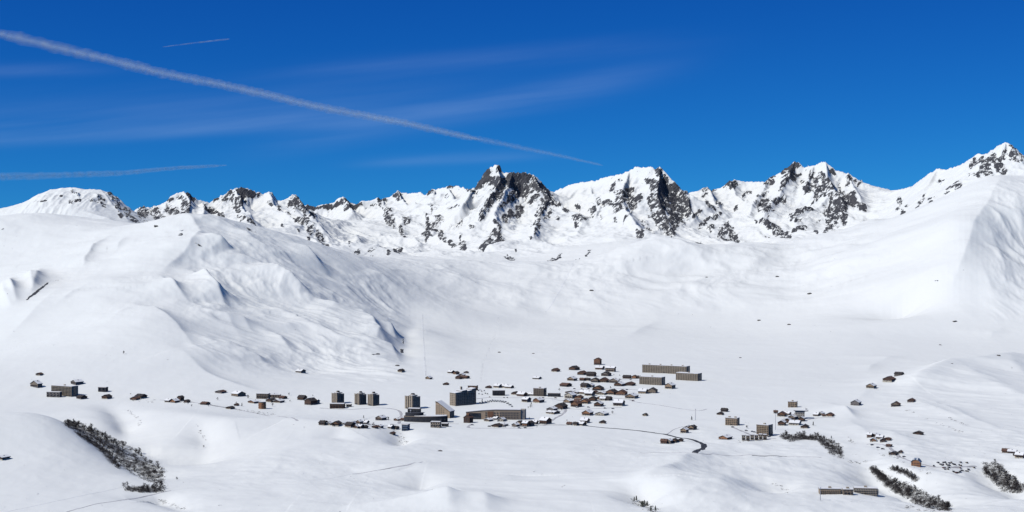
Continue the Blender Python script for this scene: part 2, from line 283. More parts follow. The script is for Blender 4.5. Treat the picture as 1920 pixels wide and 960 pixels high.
#   travel from near the top of the picture downwards: "left of travel" is the picture's right
ROLLS = [
 # crest of the left hill, lit left side gentle, right side steep
 ([(345,404,5000),(360,425,4900),(375,452,4760),(352,484,4560),(322,502,4430),(300,516,4330)], 23.2, 38.25, 260, 1.0),
 ([(378,458,4720),(400,472,4680),(420,480,4660),(436,486,4650)], 28.42, 22.1, 70, 1.0),
 ([(345,410,4980),(385,425,4950),(440,448,4920)], 11.6, 34, 120, 1.0),
 ([(362,515,4360),(385,530,4280),(405,550,4180),(422,572,4080)], 46.98, 25.5, 110, 1.0),
 ([(300,530,4230),(325,550,4120),(350,572,4020)], 26.39, 23.8, 90, 1.0),
 ([(258,578,3900),(290,592,3830),(330,620,3690),(362,655,3520)], 18.8, 34, 190, 1.0),
 ([(550,452,5060),(575,468,4980),(592,484,4900),(610,498,4850)], 28.42, 22.1, 110, 1.0),
 ([(615,502,4830),(650,515,4800),(680,530,4740)], 16.24, 22.1, 90, 1.0),
 ([(690,494,5150),(715,505,5140),(742,525,5100)], 14.5, 25.5, 100, 1.0),
 ([(490,510,4590),(515,528,4540),(545,548,4480),(580,566,4410)], 43.065, 23.8, 120, 1.0),
 ([(590,570,4390),(630,585,4380),(680,596,4390),(720,606,4400)], 20.3, 34, 150, 1.0),
 ([(685,600,4380),(700,620,4270),(712,640,4160),(706,652,4090)], 32.48, 30.6, 110, 1.0),
 ([(718,606,4400),(734,618,4330),(742,632,4240)], 24.416, 18.7, 60, 1.0),
 ([(715,640,4120),(735,655,4000),(748,676,3840)], 21.112, 23.8, 110, 1.0),
 ([(505,628,3900),(525,640,3840),(548,660,3740)], 17.4, 25.5, 90, 1.0),
 ([(380,640,3640),(430,655,3640),(480,680,3560),(500,686,3540)], 11.6, 25.5, 100, 1.0),
 ([(340,664,3440),(380,690,3330),(430,712,3240),(470,728,3190)], 8.7, 25.5, 80, 1.0),
 ([(560,606,4120),(600,622,4050),(650,650,3920)], 10.2, 34, 120, 1.0),
 ([(470,470,4830),(520,486,4790),(570,512,4710),(620,535,4620)], 8.7, 34, 120, 1.0),
 ([(460,560,4280),(520,590,4180),(570,600,4150)], 8.7, 34, 120, 1.0),
 ([(432,616,3980),(455,622,3930),(478,640,3820)], 14, 34, 130, 1.0),
 ([(400,600,4000),(430,628,3890),(450,655,3760)], 9, 30, 110, 1.0),
 ([(640,545,4700),(690,560,4640),(730,580,4560)], 10, 40, 150, 1.0),
 ([(560,590,4180),(590,606,4120),(622,630,4010)], 12, 34, 130, 1.0),
 ([(420,440,4960),(460,462,4880),(500,486,4800)], 12, 36, 130, 1.0),
 ([(660,640,4060),(690,652,3990),(720,672,3880)], 10, 34, 110, 1.0),
 # flutes and rolls on the sunny side
 ([(20,500,4480),(18,530,4250),(30,556,4080)], 42.9, 34, 45, 1.0),
 ([(50,485,4560),(56,510,4380),(62,540,4180)], 29.25, 34, 50, 1.0),
 ([(74,482,4570),(70,505,4420),(58,545,4150)], 21.45, 26, 40, 1.0),
 ([(0,520,4340),(5,545,4150),(20,560,4050)], 22.4, 26, 60, 1.0),
 ([(200,449,4850),(175,464,4750),(158,485,4610),(156,500,4530)], 13.5, 16, 170, 1.0),
 ([(233,457,4800),(222,468,4740),(218,476,4690)], 7.5, 14, 70, 1.0),
 ([(110,530,4200),(60,580,3950),(0,620,3720)], 9, 40, 120, 1.0),
 ([(250,580,3890),(225,590,3830),(205,605,3740)], 5, 24, 90, 1.0),
 ([(165,530,4200),(130,550,4090),(100,568,3990)], 6.4, 20, 90, 1.0),
 # stream gully at x 750 between the grey hill and the bright slope
 ([(775,590,4750),(760,615,4480),(757,640,4240),(752,665,4000),(746,690,3760)], -20, 40, 60, 1.4),
 ([(780,596,4700),(785,610,4550),(772,625,4400)], 12, 60, 60, 1.5),
 # saddle slopes
 ([(1020,495,6000),(985,540,5600),(960,580,5200),(935,600,5100)], 9.8, 67.5, 136, 1.4),
 ([(870,500,5900),(860,530,5600),(900,560,5400)], 8.4, 67.5, 102, 1.4),
 ([(1180,470,6050),(1160,510,5800),(1130,545,5500)], 22.4, 120, 170, 1.4),
 ([(1240,450,6120),(1300,480,5950),(1325,505,5800)], 30.8, 52.5, 221, 1.1),
 ([(1330,520,5700),(1290,540,5550),(1340,560,5400)], 14, 105, 170, 1.4),
 ([(1450,470,6100),(1420,500,5850),(1380,530,5600),(1340,560,5350)], 16.8, 67.5, 170, 1.3),
 ([(1560,450,6100),(1530,480,5900),(1480,520,5600),(1430,560,5350)], 16.8, 67.5, 187, 1.3),
 ([(1640,430,6050),(1590,470,5800),(1545,505,5650),(1500,560,5300)], 19.6, 60, 221, 1.2),
 ([(1230,600,5080),(1200,615,4880),(1175,630,4650)], 9.8, 30, 119, 1.1),
 # right mountain spur: lit west side, grey east side
 ([(1878,333,6040),(1862,365,5800),(1845,400,5540),(1825,430,5330),(1813,470,5120),(1800,505,4960),(1786,530,4860)], 26, 60, 420, 1.0),
 ([(1850,440,5400),(1870,480,5190),(1885,520,4980),(1880,545,4840)], 14, 40, 80, 1.0),
 ([(1905,380,5800),(1915,430,5500),(1918,470,5300)], 12, 40, 80, 1.0),
 ([(1838,500,5000),(1850,530,4880),(1865,560,4760)], 8, 40, 80, 1.0),
 ([(1690,662,4020),(1664,668,3960),(1650,676,3890)], 6, 26, 90, 1.0),
 ([(1645,678,3860),(1632,688,3760),(1626,700,3640)], 6, 22, 90, 1.0),
 ([(1880,612,4500),(1860,618,4440),(1858,626,4380)], 5, 26, 60, 1.0),
 # lower right ridge
 ([(1960,655,3900),(1895,662,3850),(1830,690,3620),(1782,698,3560),(1755,712,3420),(1722,730,3270),(1710,748,3150)], 36, 100, 60, 1.1),
 ([(1795,700,3520),(1850,730,3250),(1900,748,3100),(1960,770,2960)], 12, 60, 60, 1.1),
 ([(1890,668,3780),(1900,690,3580),(1930,715,3380)], 12, 36, 70, 1.1),
 ([(1735,765,3020),(1780,785,2860),(1830,810,2680),(1900,830,2540)], 7, 22, 80, 1.0),
 ([(1700,765,3050),(1750,790,2840),(1800,805,2720)], 7, 20, 70, 1.0),
 ([(1665,720,3380),(1640,735,3250),(1620,750,3130),(1600,770,2980)], 7, 26, 120, 1.1),
 ([(1560,770,2940),(1585,785,2840),(1604,800,2730)], 13, 14, 70, 1.0),
 ([(1590,800,2720),(1615,825,2560),(1640,850,2400)], 6, 22, 60, 1.0),
 ([(118,792,2385),(150,806,2340),(190,832,2275),(235,862,2200),(280,886,2130),(312,900,2090)], -11, 34, 26, 1.3),
 # bottom right bench and gullies
 ([(1325,852,2300),(1280,875,2180),(1265,895,2070),(1235,915,1970),(1195,925,1930),(1182,935,1880)], 16.9, 30.6, 99, 1.1),
 ([(1185,925,1920),(1205,945,1840),(1235,965,1770)], -18.2, 22.1, 23.4, 1.3),
 ([(1260,905,2020),(1255,930,1900),(1250,960,1780)], 10.4, 42.5, 45, 1.4),
 ([(1340,900,2050),(1345,930,1900),(1350,965,1750)], 13, 42.5, 54, 1.4),
 ([(1420,895,2060),(1440,915,1960),(1430,935,1880)], -10.4, 25.5, 36, 1.4),
 ([(1480,900,2030),(1470,920,1940),(1475,935,1880)], -6.5, 11.9, 18, 1.2),
 ([(1618,868,2240),(1650,890,2110),(1700,915,2000),(1745,935,1900),(1790,955,1800)], -33.8, 51, 41.4, 1.3),
 ([(1650,862,2260),(1700,885,2130),(1740,910,2010)], 13, 25.5, 54, 1.2),
 ([(1840,868,2200),(1870,885,2110),(1920,915,1980),(1980,940,1860)], -28.6, 42.5, 45, 1.3),
 ([(1640,815,2600),(1680,835,2450),(1720,850,2350)], 7.8, 25.5, 54, 1.2),
 # bench in front of the village
 ([(300,770,2790),(440,800,2620),(540,800,2640),(640,812,2560),(740,806,2600)], 15.6, 93.5, 63, 1.5),
 ([(370,800,2640),(385,820,2500),(380,850,2330)], -13, 30.6, 32.4, 1.3),
 ([(205,745,2950),(225,775,2760),(235,790,2660),(232,810,2560)], -19.5, 34, 30.6, 1.3),
 ([(190,760,2880),(200,790,2700),(215,820,2540)], 10.4, 42.5, 54, 1.4),
 ([(750,806,2580),(752,822,2480),(742,835,2400)], -15.6, 18.7, 23.4, 1.2),
 ([(640,810,2560),(628,825,2470),(655,830,2430)], -6.5, 18.7, 27, 1.2),
 ([(660,884,2110),(720,880,2130),(790,880,2150),(800,895,2050)], 5.2, 42.5, 27, 1.2),
 ([(795,890,2080),(790,905,2000),(786,925,1900)], -10.4, 18.7, 27, 1.2),
 ([(822,945,1850),(835,955,1800),(840,970,1740)], 13, 15.3, 63, 1.1),
 ([(890,940,1860),(905,955,1800),(910,975,1730)], 13, 18.7, 54, 1.1),
 ([(235,900,2050),(237,930,1900)], 6.5, 25.5, 54, 1.2),
 ([(240,935,1880),(300,930,1900),(360,965,1760)], -11.7, 18.7, 19.8, 1.2),
]
for rr in ROLLS: add_roll(rr[0], rr[1], rr[2], rr[3], rr[4], sm=3.0 if rr[4] <= 1.0 else 7.0)
# natural unevenness
far = sstep(3300, 4300, YA)
hillm = sstep(-290, -120, ZA)
wx = 40 * noise(XA / 300, YA / 300); wy = 40 * noise(XA / 300 + 9, YA / 300 + 5)
ZA += (2.0 + 6 * hillm) * fbm((XA + wx) / 330, (YA + wy) / 330, 3) + (0.6 + 2.2 * hillm) * fbm((XA * 0.55 + YA * 0.85 + wx) / 90, (YA * 0.6 - XA * 0.9 + wy) / 240, 4, 0.55)
ZA += 0.16 * fbm(XA / 24, YA / 60, 2) + 0.5 * fbm((XA + wx) / 70, (YA + wy) / 150, 3, 0.5, True)
crisp = fbm((XA * 0.8 + wx) / 120, (YA + wy) / 200, 4, 0.5, True)
ZA += hillm * (1 - 0.6 * sstep(1600, 1700, CX + F * XA / YA)) * (2.0 + 3.2 * sstep(300, 380, CX + F * XA / YA)) * (crisp - 0.4)
# grey hillside: diagonal gullies running down to the right
PXA = CX + F * XA / YA; ROWA = HZ - F * ZA / YA
gm = sstep(340, 400, PXA) * (1 - sstep(720, 780, PXA)) * sstep(3300, 3600, YA) * (1 - sstep(4900, 5150, YA))
ZA += gm * (8.5 * fbm((XA * 0.5 + YA * 0.86 + wx * 2) / 150, (XA * 0.86 - YA * 0.5 + wy) / 260, 3, 0.42, True) + 3.4 * fbm((XA * 0.6 + YA * 0.8 + wx * 2.2) / 52, (XA * 0.8 - YA * 0.6 + 2 * wy) / 120, 3, 0.5, True))
sm_ = sstep(760, 860, PXA) * (1 - sstep(1560, 1700, PXA)) * sstep(5000, 5350, YA) * (1 - sstep(6000, 6150, YA))
ZA += sm_ * (9 * fbm((XA + wx) / 190, (YA + wy) / 330, 3, 0.5) + 2.6 * fbm((XA + 0.2 * YA + 2.5 * wx) / 110, (YA + 2.5 * wy) / 170, 3, 0.5, True))
fm_ = (1 - sstep(2350, 2620, YA)) * (1 - 0.65 * (1 - sstep(250, 340, PXA)))
ZA += fm_ * (3.2 * fbm((XA + wx) / 130, (YA + wy) / 170, 3, 0.5) + 0.9 * fbm((XA + 0.5 * YA + 2.5 * wx) / 60, (YA - .5 * XA + 2.5 * wy) / 80, 4, 0.5, True))
rm = sstep(1830, 1880, PXA) * sstep(4500, 4800, YA) * (1 - sstep(5800, 6100, YA))
ZA += rm * 9 * fbm((XA + wx) / 90, (YA + 2 * wy) / 330, 4, 0.5, True)
rl = sstep(1600, 1700, PXA) * (1 - sstep(3300, 3700, YA))
ZA += rl * 3.0 * fbm((XA * 0.5 + YA * 0.9 + wx) / 90, (XA * 0.9 - YA * 0.4 + wy) / 150, 4, 0.45, True)
bl = sstep(2700, 2500, YA) if False else (1 - sstep(2500, 2750, YA)) * sstep(1130, 1300, PXA)
ZA += bl * 2.5 * fbm(XA / 60, YA / 90, 3, 0.5)
PXA = CX + F * XA / YA; ROWA = HZ - F * ZA / YA

def patchmask(lst, PX, ROW, Y, warp=1.0, seed=0.0):
    m = np.zeros(PX.shape, np.float32)
    wxx = warp * 2.2 * fbm(PX / 9 + seed, ROW / 7, 3); wyy = warp * 2.2 * fbm(PX / 9 + 40 + seed, ROW / 7 + 11, 3)
    for q in lst:
        px, row, rx, ry = q[:4]; an = R(q[4]) if len(q) > 4 else 0; st = q[5] if len(q) > 5 else 1.0
        rr_ = max(rx, ry) * 1.7 + 4
        k = (np.abs(PX - px) < rr_) & (np.abs(ROW - row) < rr_)
        dx = PX[k] + wxx[k] - px; dy = ROW[k] + wyy[k] - row
        e = np.sqrt(((dx * math.cos(an) + dy * math.sin(an)) / rx) ** 2 + ((-dx * math.sin(an) + dy * math.cos(an)) / ry) ** 2)
        m[k] = np.maximum(m[k], st * (1 - sstep(0.55, 1.35, e)))
    return m
# bare ground and rock showing through the snow of the hills
AP = [(70,546,30,2.6,-38,0.95),(110,525,12,1,-15,.5),(290,424,2,1.5),(340,432,5,2,0,.7),(338,440,6,2.5,-10,.7),(372,458,12,2,30,.5),(756,640,1.5,6,0,.8),(754,658,4,5,0,.8),
      (470,432,12,3,28,.5),(5,430,4,1.5,-30,.6),(700,665,4,1.5,0,.8),(708,664,5,2,0,.7)]
rockA = patchmask(AP, PXA, ROWA, YA, 0.6)
# heather and litter under the gully thickets
DP = []
for pts in ([(130,796,3),(150,803,5),(185,822,7),(215,842,10),(235,857,14),(262,873,13),(285,886,10),(303,893,6)],[(150,815,4),(190,842,6),(215,868,8)],[(240,917,4),(272,918,4),(304,917,4)],[(1466,818,4),(1490,822,6),(1515,821,4),(1532,822,4)],
            [(1537,825,4),(1550,833,7),(1564,842,9),(1578,850,6)],[(1636,879,4),(1650,893,6),(1672,910,7),(1700,922,9),(1730,938,9),(1762,948,6),(1780,954,3)],[(1674,879,3),(1700,888,3),(1716,899,3)],[(1848,879,6),(1862,886,11),(1880,898,13),(1898,910,9),(1914,918,5)]):
    for a_, b_ in zip(pts[:-1], pts[1:]):
        n_ = max(1, int(math.hypot(b_[0] - a_[0], b_[1] - a_[1]) / 5))
        for k_ in range(n_):
            f_ = k_ / n_; w_ = a_[2] + (b_[2] - a_[2]) * f_; DP.append((a_[0] + (b_[0] - a_[0]) * f_, a_[1] + (b_[1] - a_[1]) * f_, w_ * 1.1, w_ * .75))
dirtA = 0.78 * patchmask(DP, PXA, ROWA, YA, 1.2) * sstep(-0.45, 0.15, fbm(XA / 14, YA / 22, 3))
# ------------------------------------------------------------------ far rocky range
XB, YB, uB, yB = polar(6300, 10300, 700, 1440)
CB = []
for px, row, d in ((-200, 425, 6900), (0, 418, 6700), (0, 424, 7600), (150, 408, 6650), (150, 412, 7800), (300, 424, 6900), (300, 410, 7700), (400, 418, 7300), (400, 400, 7900),
                   (500, 430, 7300), (500, 395, 8100), (620, 472, 7000), (660, 440, 7700), (720, 420, 8200), (740, 395, 8800), (600, 410, 8600),
                   (690, 480, 7000), (850, 482, 7000), (850, 455, 7500), (870, 425, 8100), (860, 390, 8700), (950, 440, 7500), (950, 400, 8050), (1000, 484, 6950),
                   (1060, 440, 7500), (1080, 405, 8050), (1100, 370, 8450), (1200, 458, 6900), (1200, 420, 7500), (1200, 380, 7950), (1350, 464, 7050), (1400, 452, 7250),
                   (1400, 425, 7750), (1400, 392, 8250), (1390, 362, 8600), (1500, 435, 7300), (1500, 400, 7750), (1500, 365, 8150), (1600, 420, 7350), (1600, 385, 7850),
                   (1680, 408, 7100), (1690, 375, 7700), (1750, 385, 6800), (1800, 358, 6850), (1900, 335, 6850), (2050, 335, 6850)):
    CB.append(P(px, row, d))
for px in (-250, 100, 400, 700, 1000, 1300, 1600, 1900, 2150):
    CB.append(((px - CX) / F * 10300, 10300, -250.0)); CB.append(((px - CX) / F * 6300, 6300, 40.0 if px > 1750 else -230.0))
for px in (-250, 0, 150): CB.append(((px - CX) / F * 8700, 8700, 20.0))
BZ = tps_grid(CB, XB, YB, 6, 1e-3)
BZ -= 48 * sstep(230, 420, CX + F * XB / YB) * (1 - sstep(1640, 1760, CX + F * XB / YB)) * sstep(7000, 7600, YB)
DCR = np.full_like(BZ, 1e4)
def bz_at(x, y):
    j = np.clip(np.searchsorted(uB, x / y), 1, len(uB) - 1); i = np.clip(np.searchsorted(yB, y), 1, len(yB) - 1); return float(BZ[i, j])
TB = np.zeros_like(BZ)
def ridge(pts, wl, wr, rough=0.4, sc=70.0, conc=1.0):
    """pts (px,row,depth): the crest passes exactly there; falls away concavely on both sides"""
    global TB
    p3 = []
    for q in pts:
        x, y, z = P(*q); p3.append((x, y, max(z - bz_at(x, y), 2.0)))
    reach = max(wl, wr) * 4.2
    m, d, sg, arc, val = poly_dist(p3, XB, YB, reach)
    if sc >= 50: DCR[m] = np.minimum(DCR[m], d)
    w = wr + (wl - wr) * sstep(-0.9, 0.9, sg)
    fl = fbm(arc / sc + pts[0][0] * 0.37, d / 420.0, 4, 0.55, True)
    d2 = d * (1 - rough * sstep(6, 60, d) * fl)
    v = val * np.maximum(np.exp(-(np.maximum(d2, 0) / w) ** conc) - 0.02, 0) / 0.98
    a = TB[m]; k = 7.0                        # smooth max
    hh = np.clip(0.5 + 0.5 * (v - a) / k, 0, 1)
    TB[m] = (a * (1 - hh) + v * hh + k * hh * (1 - hh) * sstep(0, 10, np.minimum(a, v))).astype(np.float32)
SKY1 = [(-200,420),(-80,412),(20,399),(28,390),(50,378),(75,363),(95,354),(115,352),(130,352),(160,355),(190,356),(205,360),(215,368),(225,376),(235,385),(245,393),(252,402),(262,412),(285,422)]
ridge([(p, r, 7000) for p, r in SKY1], 110, 170, .3)
SKY2 = [(232,404),(252,399),(262,392),(275,388),(287,390),(295,386),(305,383),(315,375),(320,368),(330,364),(345,360),(355,364),(362,374),(375,376),(385,380),(392,381),(405,374),(420,365),(432,355),(440,354),(452,352),(465,355),(478,360),(485,364),(495,366),(500,363),(505,361),(512,365),(520,376),(530,378),(538,376),(545,370),(552,367),(560,372),(567,380),(576,392),(590,400)]
ridge([(p, r, 7900 + (p - 232) * 0.9) for p, r in SKY2], 150, 85, .5, 55)
SKY3 = [(560,388),(575,387),(590,387),(605,385),(618,384),(628,378),(635,373),(643,371),(650,375),(660,381),(670,384),(680,378),(695,377),(710,373),(718,376),(725,373),(735,368),(740,363),(746,360),(755,363),(765,363),(785,361),(797,366),(805,360),(815,357),(835,353),(840,350),(860,350),(870,355),(880,356),(890,354)]
ridge([(p, r, 9250 - max(0, p - 760) * 4.2) for p, r in SKY3], 190, 100, .5, 60)
SKY4 = [(884,356),(892,349),(897,340),(903,330),(911,322),(920,315),(930,310),(938,315),(942,324),(955,325),(960,327),(968,326),(975,327),(985,324),(1000,328),(1010,336),(1020,345),(1030,356),(1040,362),(1046,366)]
ridge([(p, r, 8350 + abs(p - 960) * 0.8) for p, r in SKY4], 190, 110, .55, 50)
SKY5 = [(1030,364),(1040,360),(1050,354),(1060,350),(1075,346),(1090,343),(1105,341),(1120,339),(1140,332),(1165,328),(1180,320),(1192,313),(1205,316),(1220,314),(1228,319),(1237,315),(1248,325),(1258,335),(1265,345),(1275,358),(1290,366),(1300,369)]
ridge([(p, r, 8700 - (p - 1030) * 2.6) for p, r in SKY5], 190, 120, .45, 60)
SKY6 = [(1296,371),(1308,362),(1318,356),(1328,354),(1338,360),(1345,364),(1352,362),(1358,352),(1368,342),(1380,341),(1400,341),(1420,342),(1435,343),(1445,334),(1455,330),(1465,325),(1472,315),(1480,309),(1488,305),(1500,309),(1508,316),(1515,314),(1530,311),(1540,306),(1548,305),(1557,312),(1567,320),(1580,323),(1590,328),(1605,335),(1617,345),(1635,350),(1650,355),(1665,361)]
ridge([(p, r, 8650 - abs(p - 1390) * 1.9) for p, r in SKY6], 190, 110, .45, 55)
SKY7 = [(1650,360),(1665,361),(1680,358),(1695,354),(1710,352),(1720,343),(1735,332),(1745,325),(1757,318),(1775,320),(1795,313),(1810,307),(1822,297),(1835,290),(1850,289),(1860,282),(1872,275),(1885,268),(1895,274),(1905,279),(1915,287),(1930,300),(1970,315),(2100,300)]
ridge([(p, r, 8050 - (p - 1650) * 4.4 if p < 1890 else 6990) for p, r in SKY7], 240, 200, .3, 70)
SPURS = [  # pts, width left of travel (picture right when coming towards us), width right, rough, flute scale
 ([(132,352,7000),(150,372,6850),(165,392,6760),(180,402,6720)], 60, 120, .4),
 ([(190,356,7000),(212,385,6850),(228,402,6770),(240,413,6720)], 60, 130, .4),
 ([(85,362,7000),(78,378,6880),(84,395,6770)], 50, 90, .4),
 ([(110,388,6780),(150,395,6680),(190,405,6640),(215,413,6620)], 60, 120, .2),
 ([(345,360,8000),(355,380,7800),(352,400,7600),(340,410,7500)], 80, 110, .5),
 ([(312,380,7980),(308,395,7750),(302,408,7600)], 60, 80, .5),
 ([(275,389,7950),(268,402,7750),(262,412,7600)], 50, 70, .5),
 ([(380,379,8000),(385,390,7800),(380,402,7600)], 50, 100, .5),
 ([(440,354,8080),(450,372,7900),(455,390,7700),(470,402,7550)], 60, 120, .5),
 ([(505,361,8130),(512,385,7950),(540,405,7750),(560,420,7600)], 70, 160, .4),
 ([(552,367,8180),(568,388,8000),(582,405,7850),(600,424,7650),(615,443,7450),(625,460,7280)], 70, 210, .4),
 ([(643,371,9250),(652,385,9050),(660,398,8850)], 70, 110, .5),
 ([(717,374,9250),(722,395,8950),(730,412,8700),(745,424,8500),(760,438,8300),(768,446,8150)], 80, 150, .5),
 ([(746,360,9250),(756,375,9000),(766,395,8750),(768,410,8550)], 80, 140, .5),
 ([(815,357,9000),(812,380,8750),(828,395,8500),(826,420,8200),(812,442,7900),(800,455,7750)], 80, 170, .5),
 ([(838,350,8920),(850,372,8650),(868,395,8350),(880,420,8050),(862,445,7750),(850,464,7450)], 90, 170, .45),
 ([(892,350,8420),(878,372,8250),(865,385,8150)], 90, 120, .4),
 ([(930,310,8370),(938,335,8230),(925,362,8100),(910,385,7950),(900,405,7800)], 90, 120, .6),
 ([(960,327,8350),(952,355,8170),(935,385,7950),(926,404,7800),(936,424,7650),(934,445,7450),(915,462,7300),(895,474,7200)], 75, 160, .5),
 ([(1000,328,8380),(1012,350,8220),(1030,368,8100),(1050,386,8000)], 60, 150, .55),
 ([(1030,372,8090),(1018,392,7950),(1008,418,7700),(1000,440,7450)], 80, 120, .45),
 ([(1046,384,8000),(1085,396,7900),(1090,420,7650),(1080,440,7450)], 90, 130, .4),
 ([(1105,341,8600),(1110,365,8300),(1130,385,8050),(1170,394,7750)], 80, 120, .4),
 ([(1108,376,8150),(1125,388,7950),(1118,402,7800)], 50, 80, .5),
 ([(1180,320,8300),(1170,345,8150),(1165,370,7950),(1172,395,7650),(1185,412,7450),(1198,432,7250),(1205,445,7100)], 70, 190, .35),
 ([(1237,315,8160),(1236,340,8020),(1232,365,7870),(1240,390,7700),(1250,412,7550),(1262,432,7380),(1272,446,7200)], 62, 150, .6),
 ([(1290,366,8020),(1292,385,7880),(1298,402,7750)], 60, 60, .5),
 ([(1328,354,8530),(1338,375,8250),(1346,392,8050),(1356,412,7850),(1368,430,7650),(1384,448,7420),(1396,457,7300)], 70, 190, .45),
 ([(1318,357,8520),(1312,380,8250),(1308,405,7950),(1300,430,7650)], 70, 110, .45),
 ([(1368,342,8600),(1380,365,8350),(1400,380,8150)], 90, 110, .4),
 ([(1445,334,8540),(1430,360,8250),(1410,385,7950),(1405,402,7800)], 90, 120, .5),
 ([(1488,305,8460),(1478,330,8300),(1462,360,8050),(1442,388,7850),(1430,405,7700),(1440,425,7500),(1470,440,7300)], 80, 160, .5),
 ([(1525,312,8390),(1515,340,8200),(1512,360,8050)], 80, 110, .6),
 ([(1548,305,8350),(1552,330,8180),(1560,352,8020),(1552,372,7900),(1530,384,7800),(1500,398,7700),(1485,412,7580)], 75, 140, .55),
 ([(1556,355,8000),(1578,372,7850),(1582,395,7700),(1572,420,7520),(1560,436,7350),(1552,446,7250)], 60, 160, .55),
 ([(1590,328,8270),(1600,352,8050),(1612,372,7880),(1618,392,7700)], 55, 130, .45),
 ([(1510,436,7330),(1540,442,7240),(1555,448,7160)], 40, 80, .4),
 ([(1757,318,7580),(1740,345,7400),(1715,375,7200),(1690,400,6980),(1678,414,6850)], 120, 170, .3),
 ([(1835,290,7240),(1812,325,7050),(1780,352,6900),(1750,372,6780)], 110, 160, .3),
 ([(1850,289,7170),(1848,310,7060),(1840,332,6960)], 60, 100, .5),
 ([(1885,268,7000),(1880,295,6910),(1872,320,6840),(1868,332,6800)], 50, 120, .5),
 ([(1910,284,7000),(1915,305,6920),(1912,320,6880)], 60, 60, .5),
 ([(655,462,7150),(695,455,7250),(725,464,7200),(740,474,7100)], 50, 120, .3),
 ([(1035,478,7000),(1055,474,7050),(1100,470,7100)], 50, 90, .3),
]
for s in SPURS: ridge(s[0], s[1], s[2], s[3], 42)
ZB = BZ + TB
